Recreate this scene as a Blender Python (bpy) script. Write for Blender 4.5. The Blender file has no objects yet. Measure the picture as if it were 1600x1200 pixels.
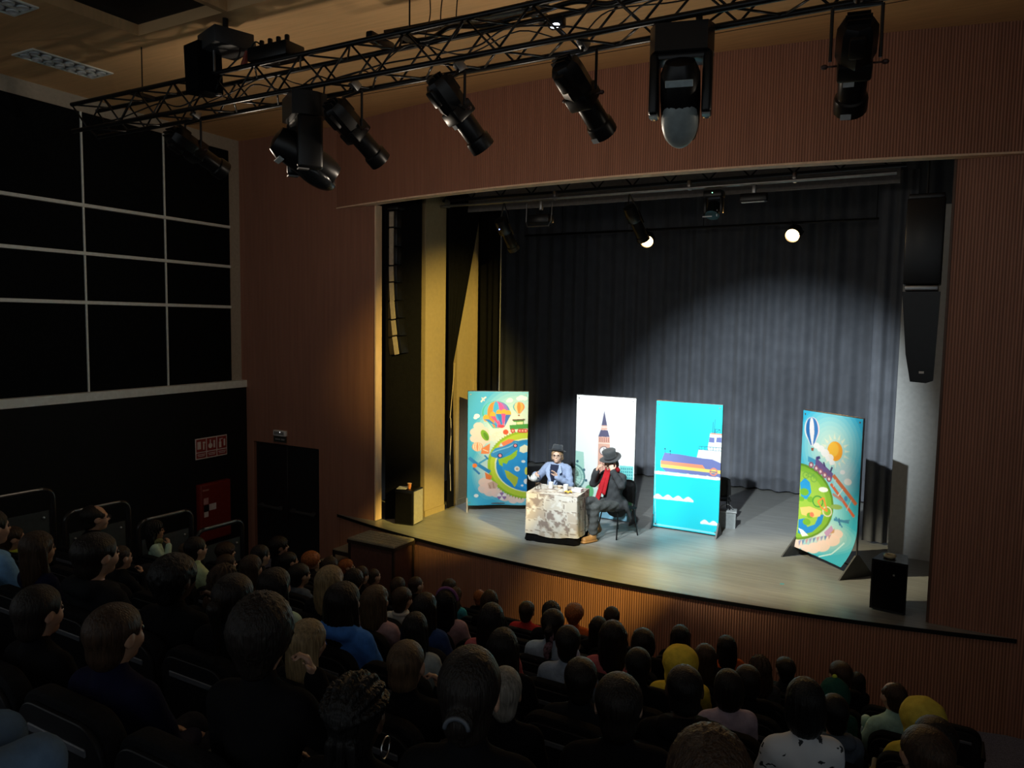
import bpy, bmesh, math, random
import numpy as np
from mathutils import Vector, Matrix, Euler
random.seed(7)
PI = math.pi
SC = bpy.context.scene
COL = SC.collection

# ------------------------------------------------------------------ camera
CAM_POS = Vector((0.0, 0.0, 3.3))
PITCH, YAW, ROLL, FPX = math.radians(4.72), math.radians(29.6), math.radians(0.907), 1180.0
fwd = Vector((-math.sin(YAW)*math.cos(PITCH), math.cos(YAW)*math.cos(PITCH), -math.sin(PITCH)))
rgt0 = Vector((math.cos(YAW), math.sin(YAW), 0)); up0 = rgt0.cross(fwd)
rgt = math.cos(ROLL)*rgt0 + math.sin(ROLL)*up0
upv = -math.sin(ROLL)*rgt0 + math.cos(ROLL)*up0
cam = bpy.data.cameras.new('camera'); camo = bpy.data.objects.new('camera', cam); COL.objects.link(camo)
m3 = Matrix((rgt, upv, -fwd)).transposed()
camo.matrix_world = Matrix.Translation(CAM_POS) @ m3.to_4x4()
cam.sensor_width = 36.0; cam.lens = FPX*36.0/1600.0; cam.clip_start = 0.05; cam.clip_end = 200
SC.camera = camo

# ------------------------------------------------------------------ world, exposure
wd = bpy.data.worlds.new('world'); SC.world = wd; wd.use_nodes = True
wd.node_tree.nodes['Background'].inputs[0].default_value = (0.86, 0.95, 1.0, 1)
wd.node_tree.nodes['Background'].inputs[1].default_value = 0.36
SC.view_settings.view_transform = 'Standard'
SC.view_settings.look = 'None'
SC.view_settings.gamma = 1.0
SC.view_settings.exposure = 0.0
SC.view_settings.use_curve_mapping = False

# ------------------------------------------------------------------ stage lighting (inside the lamps on the trusses)
def spot(name, loc, target, power, color, deg, blend=0.25, radius=0.05):
    l = bpy.data.lights.new(name, 'SPOT'); l.energy = power; l.color = color
    l.spot_size = math.radians(deg); l.spot_blend = blend; l.shadow_soft_size = radius
    o = bpy.data.objects.new(name, l); COL.objects.link(o)
    o.location = loc
    o.rotation_euler = (Vector(target)-Vector(loc)).to_track_quat('-Z', 'Y').to_euler()
    return o
WHITE = (0.86, 0.96, 1.0); YEL = (1.0, 0.72, 0.16); AMB = (1.0, 0.55, 0.16)
LAMP_A = ((-5.11, 5.47, 5.31), (-4.97, 6.03, 4.87))
LAMP_B = ((-3.94, 5.50, 5.38), (-3.70, 5.98, 4.83))
LAMP_C = ((-2.705, 5.47, 5.33), (-2.565, 6.03, 4.89))
LAMP_D = ((-0.58, 5.46, 5.27), (-0.67, 6.04, 4.87))
LAMP_E = ((-7.40, 5.43, 5.28), (-7.33, 6.03, 5.00))
LAMP_G = ((2.40, 5.45, 5.28), (2.08, 5.98, 4.96))
LAMP_F = ((1.10, 5.45, 5.28), (0.62, 5.98, 4.98))
# ------------------------------------------------------------------ materials
def srgb(r, g, b):
    f = lambda c: (c/255/12.92) if c/255 <= 0.04045 else ((c/255+0.055)/1.055)**2.4
    return (f(r), f(g), f(b), 1.0)
MATS = {}
def mat(name, col=(0.5, 0.5, 0.5, 1), rough=0.6, metal=0.0, spec=0.5, var=0.12, nscale=18.0, bump=0.0, bscale=60.0,
        objcol=False, emit=None, estr=0.0, sheen=0.0, stretch=None):
    if name in MATS: return MATS[name]
    m = bpy.data.materials.new(name); m.use_nodes = True; MATS[name] = m
    nt = m.node_tree; N = nt.nodes; L = nt.links; b = N['Principled BSDF']
    tc = N.new('ShaderNodeTexCoord'); src = tc.outputs['Object']
    if stretch:
        mp = N.new('ShaderNodeMapping'); mp.inputs['Scale'].default_value = stretch
        L.new(src, mp.inputs['Vector']); src = mp.outputs['Vector']
    nz = N.new('ShaderNodeTexNoise'); nz.inputs['Scale'].default_value = nscale; nz.inputs['Detail'].default_value = 3
    L.new(src, nz.inputs['Vector'])
    mr = N.new('ShaderNodeMapRange'); mr.inputs['From Min'].default_value = 0.3; mr.inputs['From Max'].default_value = 0.7
    mr.inputs['To Min'].default_value = 1-var; mr.inputs['To Max'].default_value = 1+var
    L.new(nz.outputs['Fac'], mr.inputs['Value'])
    mx = N.new('ShaderNodeMix'); mx.data_type = 'RGBA'; mx.blend_type = 'MULTIPLY'; mx.inputs[0].default_value = 1.0
    if objcol:
        oi = N.new('ShaderNodeObjectInfo'); L.new(oi.outputs['Color'], mx.inputs[6])
    else:
        mx.inputs[6].default_value = col
    L.new(mr.outputs['Result'], mx.inputs[7]); L.new(mx.outputs[2], b.inputs['Base Color'])
    b.inputs['Roughness'].default_value = rough; b.inputs['Metallic'].default_value = metal
    b.inputs['Specular IOR Level'].default_value = spec
    if sheen: b.inputs['Sheen Weight'].default_value = sheen
    if bump:
        n2 = N.new('ShaderNodeTexNoise'); n2.inputs['Scale'].default_value = bscale; n2.inputs['Detail'].default_value = 4
        L.new(src, n2.inputs['Vector'])
        bp = N.new('ShaderNodeBump'); bp.inputs['Strength'].default_value = bump; bp.inputs['Distance'].default_value = 0.01
        L.new(n2.outputs['Fac'], bp.inputs['Height']); L.new(bp.outputs['Normal'], b.inputs['Normal'])
    if emit:
        b.inputs['Emission Color'].default_value = emit; b.inputs['Emission Strength'].default_value = estr
    return m
def ribbed(name, col, groove, pitch=0.034, axis='X', rough=0.5):
    """fine vertical ribs of a slatted wood panel"""
    m = bpy.data.materials.new(name); m.use_nodes = True; MATS[name] = m
    nt = m.node_tree; N = nt.nodes; L = nt.links; b = N['Principled BSDF']
    tc = N.new('ShaderNodeTexCoord')
    wv = N.new('ShaderNodeTexWave'); wv.wave_type = 'BANDS'; wv.bands_direction = axis; wv.wave_profile = 'SIN'
    wv.inputs['Scale'].default_value = 0.31416/pitch; wv.inputs['Distortion'].default_value = 0.0
    L.new(tc.outputs['Object'], wv.inputs['Vector'])
    rp = N.new('ShaderNodeValToRGB'); rp.color_ramp.elements[0].position = 0.12; rp.color_ramp.elements[1].position = 0.42
    rp.color_ramp.elements[0].color = groove; rp.color_ramp.elements[1].color = col
    L.new(wv.outputs['Fac'], rp.inputs['Fac'])
    mp = N.new('ShaderNodeMapping'); mp.inputs['Scale'].default_value = (14, 14, 0.7); L.new(tc.outputs['Object'], mp.inputs['Vector'])
    nz = N.new('ShaderNodeTexNoise'); nz.inputs['Scale'].default_value = 1.5; nz.inputs['Detail'].default_value = 4
    L.new(mp.outputs['Vector'], nz.inputs['Vector'])
    mr = N.new('ShaderNodeMapRange'); mr.inputs['To Min'].default_value = 0.75; mr.inputs['To Max'].default_value = 1.25
    L.new(nz.outputs['Fac'], mr.inputs['Value'])
    mx = N.new('ShaderNodeMix'); mx.data_type = 'RGBA'; mx.blend_type = 'MULTIPLY'; mx.inputs[0].default_value = 1
    L.new(rp.outputs['Color'], mx.inputs[6]); L.new(mr.outputs['Result'], mx.inputs[7]); L.new(mx.outputs[2], b.inputs['Base Color'])
    bp = N.new('ShaderNodeBump'); bp.inputs['Strength'].default_value = 0.5; bp.inputs['Distance'].default_value = 0.008
    L.new(wv.outputs['Fac'], bp.inputs['Height']); L.new(bp.outputs['Normal'], b.inputs['Normal'])
    b.inputs['Roughness'].default_value = rough; b.inputs['Specular IOR Level'].default_value = 0.3
    return m
def vcol(name, rough=0.55, spec=0.3):
    if name in MATS: return MATS[name]
    m = bpy.data.materials.new(name); m.use_nodes = True; MATS[name] = m
    nt = m.node_tree; b = nt.nodes['Principled BSDF']
    a = nt.nodes.new('ShaderNodeVertexColor'); a.layer_name = 'print'
    nt.links.new(a.outputs['Color'], b.inputs['Base Color'])
    b.inputs['Roughness'].default_value = rough; b.inputs['Specular IOR Level'].default_value = spec
    return m
RIB = ribbed('ribbed_wood', (0.38, 0.175, 0.115, 1), (0.22, 0.10, 0.065, 1), pitch=0.030)
RIBF = ribbed('ribbed_wood_fascia', (0.48, 0.22, 0.135, 1), (0.24, 0.105, 0.06, 1), pitch=0.031)
CEILW = mat('ceiling_wood', (0.72, 0.44, 0.21, 1), 0.6, spec=0.25, var=0.07, nscale=3.0, stretch=(0.6, 8, 1))
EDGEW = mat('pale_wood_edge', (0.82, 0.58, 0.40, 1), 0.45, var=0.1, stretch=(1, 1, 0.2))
BLACK = mat('black_paint', (0.005, 0.005, 0.0055, 1), 0.6, spec=0.25, var=0.2)
BLACKM = mat('black_metal', (0.006, 0.006, 0.0065, 1), 0.34, spec=0.4, var=0.2)
BLACKF = mat('black_fabric', (0.004, 0.004, 0.0045, 1), 0.95, spec=0.08, var=0.2, bump=0.3)
PANELB = mat('black_acoustic_panel', (0.005, 0.006, 0.007, 1), 0.95, spec=0.08, var=0.2, bump=0.2, bscale=120)
PALE = mat('pale_painted_metal', (0.78, 0.84, 0.81, 1), 0.5, var=0.06)
WHITEP = mat('white_plastic', (0.78, 0.78, 0.76, 1), 0.4, var=0.04)
GREYP = mat('grey_plastic', (0.22, 0.22, 0.22, 1), 0.45, var=0.06)
CHROME = mat('bare_metal', (0.55, 0.56, 0.57, 1), 0.28, metal=1.0, var=0.08)
STEEL = mat('brushed_steel', (0.35, 0.36, 0.37, 1), 0.4, metal=1.0, var=0.1)
REDP = mat('red_paint', (0.20, 0.018, 0.010, 1), 0.4, var=0.08)
CARPET = mat('blue_grey_carpet', (0.20, 0.21, 0.28, 1), 0.95, spec=0.1, var=0.35, nscale=90, bump=0.5, bscale=200)
SKIN = mat('skin', objcol=True, rough=0.5, spec=0.35, var=0.06, nscale=30)
CLOTH = mat('cloth', objcol=True, rough=0.9, spec=0.08, var=0.12, nscale=25, bump=0.35, bscale=45)
HAIR = mat('hair', objcol=True, rough=0.42, spec=0.22, var=0.45, nscale=60, bump=0.8, bscale=90, stretch=(1.6, 1.6, 0.10))
EYEM = mat('eye', (0.05, 0.035, 0.03, 1), 0.15)
LEATH = mat('leather', objcol=True, rough=0.55, var=0.15)

# ------------------------------------------------------------------ mesh helpers
def mesh_np(name, V, F):
    me = bpy.data.meshes.new(name)
    V = np.asarray(V, dtype=np.float32); F = np.asarray(F, dtype=np.int32); k = F.shape[1]
    me.vertices.add(len(V)); me.vertices.foreach_set('co', V.ravel())
    me.loops.add(F.size); me.loops.foreach_set('vertex_index', F.ravel())
    me.polygons.add(len(F)); me.polygons.foreach_set('loop_start', np.arange(0, F.size, k, dtype=np.int32))
    me.polygons.foreach_set('loop_total', np.full(len(F), k, dtype=np.int32))
    me.polygons.foreach_set('use_smooth', np.ones(len(F), dtype=bool))
    me.update(calc_edges=True); return me
class MB:
    """collects shapes into one bmesh"""
    def __init__(s): s.b = bmesh.new()
    def box(s, c, d, rot=None, bev=0.0, seg=2):
        r = bmesh.ops.create_cube(s.b, size=1.0); vs = r['verts']
        bmesh.ops.scale(s.b, verts=vs, vec=d)
        if bev:
            es = list({e for v in vs for e in v.link_edges})
            o = bmesh.ops.bevel(s.b, geom=es, offset=bev, segments=seg, affect='EDGES', profile=0.5)
            vs = list({v for v in o['verts']} | {v for v in vs if v.is_valid})
        M = Matrix.Translation(c) @ (rot.to_4x4() if rot else Matrix.Identity(4))
        bmesh.ops.transform(s.b, matrix=M, verts=vs); return s
    def cyl(s, a, b, r, r2=None, n=12, cap=True):
        a = Vector(a); b = Vector(b); d = b-a
        o = bmesh.ops.create_cone(s.b, cap_ends=cap, segments=n, radius1=r, radius2=r if r2 is None else r2, depth=d.length)
        M = Matrix.Translation((a+b)/2) @ d.to_track_quat('Z', 'Y').to_matrix().to_4x4()
        bmesh.ops.transform(s.b, matrix=M, verts=o['verts']); return s
    def sph(s, c, r, sc=(1, 1, 1), u=14, v=10):
        o = bmesh.ops.create_uvsphere(s.b, u_segments=u, v_segments=v, radius=r)
        bmesh.ops.transform(s.b, matrix=Matrix.Translation(c) @ Matrix.Diagonal((*sc, 1)), verts=o['verts']); return s
    def tube(s, pts, r, n=8, closed=False):
        pts = [Vector(p) for p in pts]; k = len(pts); rings = []
        for i, p in enumerate(pts):
            if closed: t = pts[(i+1) % k]-pts[i-1]
            else: t = pts[min(i+1, k-1)]-pts[max(i-1, 0)]
            q = t.to_track_quat('Z', 'Y').to_matrix()
            rr = r[i] if isinstance(r, (list, tuple)) else r
            rings.append([s.b.verts.new(p+q @ Vector((rr*math.cos(2*PI*j/n), rr*math.sin(2*PI*j/n), 0))) for j in range(n)])
        for i in range(k if closed else k-1):
            A = rings[i]; B = rings[(i+1) % k]
            for j in range(n): s.b.faces.new((A[j], A[(j+1) % n], B[(j+1) % n], B[j]))
        if not closed: s.b.faces.new(rings[0][::-1]); s.b.faces.new(rings[-1])
        return s
    def lathe(s, prof, n=20, c=(0, 0, 0), rot=None):
        rings = []; c = Vector(c)
        for r, z in prof:
            ring = []
            for j in range(n):
                p = Vector((r*math.cos(2*PI*j/n), r*math.sin(2*PI*j/n), z))
                ring.append(s.b.verts.new(c+(rot @ p if rot else p)))
            rings.append(ring)
        for A, B in zip(rings, rings[1:]):
            for j in range(n): s.b.faces.new((A[j], A[(j+1) % n], B[(j+1) % n], B[j]))
        s.b.faces.new(rings[0][::-1]); s.b.faces.new(rings[-1]); return s
    def prism(s, poly, z0, z1, M=None):
        lo = [s.b.verts.new((x, y, z0)) for x, y in poly]; hi = [s.b.verts.new((x, y, z1)) for x, y in poly]; n = len(poly)
        s.b.faces.new(lo[::-1]); s.b.faces.new(hi)
        for i in range(n): s.b.faces.new((lo[i], lo[(i+1) % n], hi[(i+1) % n], hi[i]))
        if M: bmesh.ops.transform(s.b, matrix=M, verts=lo+hi)
        return s
    def quad(s, *p): s.b.faces.new([s.b.verts.new(q) for q in p]); return s
    def mesh(s, name, smooth=False):
        bmesh.ops.recalc_face_normals(s.b, faces=s.b.faces[:])
        me = bpy.data.meshes.new(name); s.b.to_mesh(me); s.b.free()
        if smooth:
            me.polygons.foreach_set('use_smooth', [True]*len(me.polygons))
            if smooth == 'auto': me.set_sharp_from_angle(angle=math.radians(38))
        return me
def obj(name, me, m=None, parent=None, loc=(0, 0, 0), rot=None, scale=None, color=None):
    if isinstance(me, MB): me = me.mesh(name)
    o = bpy.data.objects.new(name, me); COL.objects.link(o)
    if m is not None and me is not None and len(me.materials) == 0: me.materials.append(m)
    if parent is not None: o.parent = parent
    o.location = loc
    if rot is not None: o.rotation_euler = rot
    if scale is not None: o.scale = scale if isinstance(scale, (tuple, list)) else (scale,)*3
    if color is not None: o.color = color if len(color) == 4 else (*color, 1)
    return o
def part(name, mb, m, parent, smooth='auto', **k): return obj(name, mb.mesh(name, smooth), m, parent, **k)
def thing(name, label, cat, loc=(0, 0, 0), rot=None, group=None, scale=None):
    return tag(obj(name, None, None, None, loc, rot, scale), label, cat, group)
def tag(o, label, cat, group=None):
    o['label'] = label; o['category'] = cat
    if group: o['group'] = group
    return o
def struct(name, mb, m, parent=None, smooth=False, label=None):
    o = obj(name, mb.mesh(name, smooth), m, parent)
    if parent is None: o['kind'] = 'structure'
    if label: o['label'] = label
    return o
def align(a, b):
    a = Vector(a); b = Vector(b); return a, (b-a).to_track_quat('Z', 'Y').to_euler(), (b-a).length
# ------------------------------------------------------------------ the hall
XC, YA, RA, YW = -3.95, 8.87, 18.7, 9.50          # curved stage front: centre line, nearest point, radius; plane of the front wall
def arc_y(x, r=RA, ya=YA): return ya+r-math.sqrt(max(r*r-(x-XC)**2, 0))
XL, XR = -7.95, 0.03                               # stage opening
ZT, ZC, ZF = 5.12, 6.42, -1.09                     # opening top, ceiling, hall floor
ROWY = [1.33+0.9*k for k in range(-2, 8)]
ROWZ = [2.6-0.37*y-0.86 for y in ROWY]
# stepped floor under the rows
mb = MB()
for i, (y, z) in enumerate(zip(ROWY, ROWZ)):
    y0 = y-0.36 if i else -3.5
    y1 = ROWY[i+1]-0.36 if i < 9 else 9.62
    zb = z-0.35 if i < 9 else z-0.2
    mb.box(((-11.4+4.2)/2, (y0+y1)/2, (z+zb)/2-0.2), (15.6, y1-y0, z-zb+0.4))
struct('floor', mb, CARPET, label='dark blue-grey carpeted stepped floor of the hall')
# ceiling with dark openings
mb = MB(); cz = ZC+0.06
mb.box((-3.6, 7.6, cz), (16.2, 4.2, 0.12)); mb.box((-9.75, 1.0, cz), (3.5, 9.0, 0.12))
mb.box((-6.585, 1.0, cz), (0.075, 9.0, 0.12)); mb.box((-5.18, 1.0, cz), (0.075, 9.0, 0.12)); mb.box((-3.78, 1.0, cz), (0.075, 9.0, 0.12))
mb.box((-0.2, 1.0, cz), (7.08, 9.0, 0.12))
ceil = struct('ceiling', mb, CEILW, label='warm wooden ceiling with dark openings')
part('ceiling_opening', MB().box((-5.8, 1.0, ZC+0.16), (4.8, 9.2, 0.03)), BLACK, ceil)
for yy in (7.2, 8.35):
    part('ceiling_joint', MB().box((-3.6, yy, ZC-0.001), (14.6, 0.012, 0.006)), mat('dark_joint', (0.06, 0.03, 0.015, 1), 0.8), ceil)
struct('wall_right', MB().box((3.3, 5.6, 2.4), (0.1, 8.0, 8.3)), mat('dark_side_wall', (0.02, 0.018, 0.018, 1), 0.8), label='dark right side wall of the hall')
# left wall: black acoustic panels between pale strips
LW = math.radians(2.86)
wl = struct('wall_left', MB().box((-0.1, -4.8, 2.66), (0.2, 10.0, 7.6)), mat('pale_wall', (0.42, 0.38, 0.31, 1), 0.7, var=0.08))
wl.location = (-11.07, 9.57, 0); wl.rotation_euler = (0, 0, LW)
ys = [-7.13, -5.76, -4.39, -3.02, -1.65, -0.32]; zs = [2.17, 3.48, 4.19, 4.88, 6.2]
for i in range(5):
    for j in range(4):
        w = ys[i+1]-ys[i]-(0.035 if i < 4 else 0.0175); yc = (ys[i]+ys[i+1])/2-(0 if i < 4 else -0.009)
        hb = 0.03 if j else 0.0; ht = 0.03 if j < 3 else 0.0
        part('acoustic_panel', MB().box((0.012, yc, (zs[j]+hb+zs[j+1]-ht)/2), (0.024, w, zs[j+1]-zs[j]-hb-ht), bev=0.006, seg=1), PANELB, wl)
for j in (1, 2, 3):
    part('panel_strip', MB().box((0.021, (ys[0]+ys[-1])/2, zs[j]), (0.042, ys[-1]-ys[0], 0.05), bev=0.004, seg=1), PALE, wl)
for y in ys[:-1]:
    part('panel_strip', MB().box((0.017, y, (zs[0]+zs[-1])/2), (0.034, 0.028, zs[-1]-zs[0]), bev=0.003, seg=1), PALE, wl)
part('ledge', MB().box((0.06, -4.8, 2.105), (0.16, 10.0, 0.13), bev=0.006, seg=1), PALE, wl)
part('lower_wall', MB().box((0.05, -4.8, 0.45), (0.14, 10.0, 3.17)), mat('dark_wall_paint', (0.007, 0.008, 0.0085, 1), 0.7, spec=0.2, var=0.1), wl)
# front wall either side of the stage opening
mb = MB(); t = 0.13; yc = YW+t/2
def wbox(x0, x1, z0, z1): mb.box(((x0+x1)/2, yc, (z0+z1)/2), (x1-x0, t, z1-z0))
DX0, DX1, DZ = -10.77, -9.18, 1.07
wbox(-11.5, DX0, ZF, ZC); wbox(DX0, DX1, DZ, ZC); wbox(DX1, XL, ZF, ZC); wbox(XR, 4.2, ZF, ZC)
wf = struct('wall_front', mb, RIB, label='ribbed red-brown wooden wall around the stage')
# curved header over the opening
def arc_slab(x0, x1, z0, z1, dy0, dy1, n=40, ymax=None):
    m = MB(); V = []
    for i in range(n+1):
        x = x0+(x1-x0)*i/n; y = arc_y(x); ya = y+dy0; yb = y+dy1
        if ymax is not None: yb = max(ymax, ya+0.01)
        V.append([m.b.verts.new(p) for p in ((x, ya, z0), (x, yb, z0), (x, yb, z1), (x, ya, z1))])
    for A, B in zip(V, V[1:]):
        for q in range(4): m.b.faces.new((A[q], A[(q+1) % 4], B[(q+1) % 4], B[q]))
    m.b.faces.new(V[0][::-1]); m.b.faces.new(V[-1]); return m
hw = math.sqrt(2*RA*(YW-YA)-(YW-YA)**2)
hd = struct('wall_header', arc_slab(XC-hw, XC+hw, ZT, ZC, 0, 0.14), RIB, label='curved ribbed wooden header above the stage opening')
part('edge_strip', arc_slab(XC-hw, XC+hw, ZT-0.022, ZT-0.0005, -0.004, 0.16), EDGEW, hd)
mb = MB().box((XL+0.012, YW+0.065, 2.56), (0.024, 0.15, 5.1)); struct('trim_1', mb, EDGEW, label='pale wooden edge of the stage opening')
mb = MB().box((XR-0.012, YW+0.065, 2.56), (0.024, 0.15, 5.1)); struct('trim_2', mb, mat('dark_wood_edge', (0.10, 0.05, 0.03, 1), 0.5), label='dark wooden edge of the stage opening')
# door with push bars
dr = struct('door_1', MB().box(((DX0+DX1)/2, YW+0.10, (ZF+DZ)/2), (DX1-DX0, 0.03, DZ-ZF)), BLACK, label='black double door below the emergency light')
for s in (0, 1):
    x0 = DX0+s*(DX1-DX0)/2; w = (DX1-DX0)/2
    lf = part('door_leaf', MB().box((x0+w/2, YW+0.07, (ZF+DZ)/2), (w-0.015, 0.04, DZ-ZF-0.03), bev=0.004, seg=1), mat('door_black', (0.010, 0.010, 0.011, 1), 0.45), dr)
    part('push_bar', MB().box((x0+w/2, YW+0.005, -0.10), (w-0.2, 0.05, 0.045), bev=0.012).box((x0+0.16, YW+0.03, -0.10), (0.07, 0.06, 0.08), bev=0.01).box((x0+w-0.16, YW+0.03, -0.10), (0.07, 0.06, 0.08), bev=0.01), mat('dark_steel', (0.10, 0.10, 0.10, 1), 0.35, metal=0.6), lf)
# stage floor, nosing, fascia
STAGE = bpy.data.materials.new('stage_floor'); STAGE.use_nodes = True; MATS['stage_floor'] = STAGE
nt = STAGE.node_tree; N = nt.nodes; Lk = nt.links; b = N['Principled BSDF']
tc = N.new('ShaderNodeTexCoord'); mp = N.new('ShaderNodeMapping'); mp.inputs['Scale'].default_value = (0.5, 7, 1)
Lk.new(tc.outputs['Object'], mp.inputs['Vector'])
nz = N.new('ShaderNodeTexNoise'); nz.inputs['Scale'].default_value = 2.2; nz.inputs['Detail'].default_value = 7; nz.inputs['Roughness'].default_value = 0.65
Lk.new(mp.outputs['Vector'], nz.inputs['Vector'])
rp = N.new('ShaderNodeValToRGB'); rp.color_ramp.elements[0].position = 0.3; rp.color_ramp.elements[1].position = 0.72
rp.color_ramp.elements[0].color = (0.185, 0.187, 0.178, 1); rp.color_ramp.elements[1].color = (0.29, 0.292, 0.278, 1)
Lk.new(nz.outputs['Fac'], rp.inputs['Fac']); Lk.new(rp.outputs['Color'], b.inputs['Base Color'])
n2 = N.new('ShaderNodeTexNoise'); n2.inputs['Scale'].default_value = 3; n2.inputs['Detail'].default_value = 5; Lk.new(tc.outputs['Object'], n2.inputs['Vector'])
mr = N.new('ShaderNodeMapRange'); mr.inputs['To Min'].default_value = 0.22; mr.inputs['To Max'].default_value = 0.5
Lk.new(n2.outputs['Fac'], mr.inputs['Value']); Lk.new(mr.outputs['Result'], b.inputs['Roughness'])
st = struct('floor_stage', arc_slab(XC-hw, XC+hw, -0.05, 0.0, 0, 0, ymax=16.2), STAGE, label='grey worn wooden stage floor with curved front edge')
part('nosing', arc_slab(XC-hw, XC+hw, -0.045, -0.0005, -0.012, 0.0), BLACK, st)
part('fascia', arc_slab(XC-hw, XC+hw, ZF, -0.046, 0.012, 0.06), RIBF, st)
# stage house: back, sides, grid ceiling
struct('wall_stage_back', MB().box((-4, 16.25, 3.0), (14, 0.1, 7.4)), BLACK, label='black back wall of the stage')
struct('wall_stage_left', MB().box((-9.3, 13.0, 3.0), (0.1, 6.5, 7.4)), BLACK, label='black side wall of the stage, left wing')
struct('wall_stage_right', MB().box((1.4, 13.0, 3.0), (0.1, 6.5, 7.4)), BLACK, label='black side wall of the stage, right wing')
struct('ceiling_stage', MB().box((-4, 12.95, 6.72), (14, 6.6, 0.1)), BLACK, label='black ceiling over the stage')
TAN = mat('tan_wall_paint', (0.30, 0.235, 0.13, 1), 0.7, var=0.06)
mb = MB().box((-7.47, 10.43, 2.8), (0.1, 0.58, 5.6)); w = struct('wall_wing', mb, TAN, label='beige painted wing wall panel behind the left speaker')
part('baseboard', MB().box((-7.412, 10.43, 0.05), (0.016, 0.58, 0.1)), TAN, w)
mb = MB().box((-7.47, 11.42, 2.8), (0.1, 0.66, 5.6)); w = struct('wall_wing_far', mb, TAN, label='yellow-lit painted wing wall panel beside the left banner')
part('baseboard', MB().box((-7.412, 11.42, 0.05), (0.016, 0.66, 0.1)), TAN, w)
part('upright', MB().box((-7.405, 11.65, 2.8), (0.03, 0.05, 5.6)), TAN, w)
struct('wall_mask', MB().box((-7.67, 9.88, 2.75), (0.04, 0.58, 5.5), rot=Matrix.Rotation(-0.85, 3, 'Z')), BLACKF, label='black masking flat inside the left edge of the opening')
GREYW = mat('grey_wall_paint', (0.52, 0.53, 0.52, 1), 0.75, var=0.06)
struct('wall_wing_right', MB().box((0.12, 12.1, 2.5), (1.3, 0.06, 5.0)), GREYW, label='pale grey wing wall panel on the right of the stage')
# curtains
def curtain(name, label, x0, x1, y, z0, z1, fold, amp, m, axis='x', gather=None, seed=1):
    rnd = random.Random(seed); n = int(abs(x1-x0)/fold*10); nzv = 26; V = []; F = []
    ph = [rnd.uniform(-0.9, 0.9) for _ in range(n+1)]
    for j in range(nzv+1):
        fz = j/nzv; z = z0+(z1-z0)*fz
        for i in range(n+1):
            u = i/n; a = 2*PI*abs(x1-x0)*u/fold
            off = amp*(math.sin(a+0.6*math.sin(a*0.23+seed))+0.35*math.sin(a*0.37+1.3+seed))*(0.55+0.45*(1-fz))+0.012*math.sin(a*0.5+fz*5)
            w = 1.0
            if gather:
                gz, gw = gather; tt = (z-gz)/(z1-gz) if z > gz else (gz-z)/(gz-z0)*0.06
                w = gw+(1-gw)*min(1, max(0, tt))
            X = x0+(x1-x0)*u*w
            V.append((X, y+off, z) if axis == 'x' else (y+off, X, z))
    for j in range(nzv):
        for i in range(n):
            p = j*(n+1)+i; F.append((p, p+1, p+n+2, p+n+1))
    o = obj(name, mesh_np(name, V, F), m); tag(o, label, 'curtain', 'stage curtains'); return o
CURT = mat('charcoal_curtain', (0.115, 0.124, 0.146, 1), 0.9, spec=0.15, var=0.12, nscale=4, bump=0.25, bscale=90, sheen=0.2)
curtain('stage_curtain', 'wide charcoal pleated curtain hanging across the back of the stage', -9.2, 0.6, 15.5, 0.03, 6.3, 0.30, 0.065, CURT, seed=3)
lg = curtain('wing_curtain', 'black curtain tied back between the two tan wing walls', 10.73, 11.75, -7.36, 0.04, 5.5, 0.11, 0.02, BLACKF, 'y', (2.55, 0.12), 5)
part('tie_rope', MB().tube([(-7.33, 10.755+0.13*t, 1.62+0.95*t) for t in [i/12 for i in range(13)]], 0.006, 6)
     .tube([(-7.32, 10.76+0.012*math.sin(i), 1.62-0.16*i) for i in range(9)], 0.006, 6), mat('rope', (0.5, 0.42, 0.28, 1), 0.8), lg)
curtain('leg_curtain', 'narrow black leg curtain beyond the yellow-lit wing wall', -7.5, -7.0, 11.86, 0.03, 5.6, 0.13, 0.025, BLACKF, seed=8)
curtain('leg_curtain', 'dark leg curtain at the right end of the back curtain', -0.92, -0.42, 12.6, 0.03, 5.6, 0.15, 0.03, CURT, seed=9)
struct('trim_3', MB().box((-6.985, 11.82, 2.8), (0.012, 0.012, 5.2)), GREYP, label='thin pale vertical rail at the edge of the leg curtain')
struct('wall_border', MB().box((-4.0, 11.3, 5.75), (6.8, 0.04, 1.1)), mat('grey_border', (0.20, 0.19, 0.19, 1), 0.8), label='grey border panel behind the upper stage truss')
# platform with patterned top and side steps in front of the stage, left
pf = thing('step_platform', 'low platform with yellow-lit patterned top and steps beside the stage', 'platform', (-7.24, 8.80, 0))
TREAD = mat('patterned_tread', (0.33, 0.29, 0.20, 1), 0.5, var=0.1, nscale=60, bump=0.6, bscale=70)
FRM = mat('dark_brown_frame', (0.030, 0.018, 0.012, 1), 0.5)
SIDE = mat('brown_side_panel', (0.12, 0.05, 0.035, 1), 0.6, var=0.15)
tp = part('deck', MB().box((0, 0, -0.03), (0.88, 0.50, 0.05), bev=0.004, seg=1), TREAD, pf)
for a in range(8):
    for c in range(5):
        part('tread_tile', MB().box((-0.378+a*0.108, -0.2+c*0.1, -0.003), (0.09, 0.082, 0.008), bev=0.003, seg=1), TREAD, tp)
part('front_panel', MB().box((0, -0.22, -0.58), (0.80, 0.02, 1.0)), SIDE, pf); part('side_panel', MB().box((0.41, 0.0, -0.58), (0.02, 0.42, 1.0)), SIDE, pf)
for sx in (-1, 1):
    for sy in (-1, 1): part('leg', MB().box((sx*0.42, sy*0.23, -0.57), (0.035, 0.035, 1.04)), FRM, pf)
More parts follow.
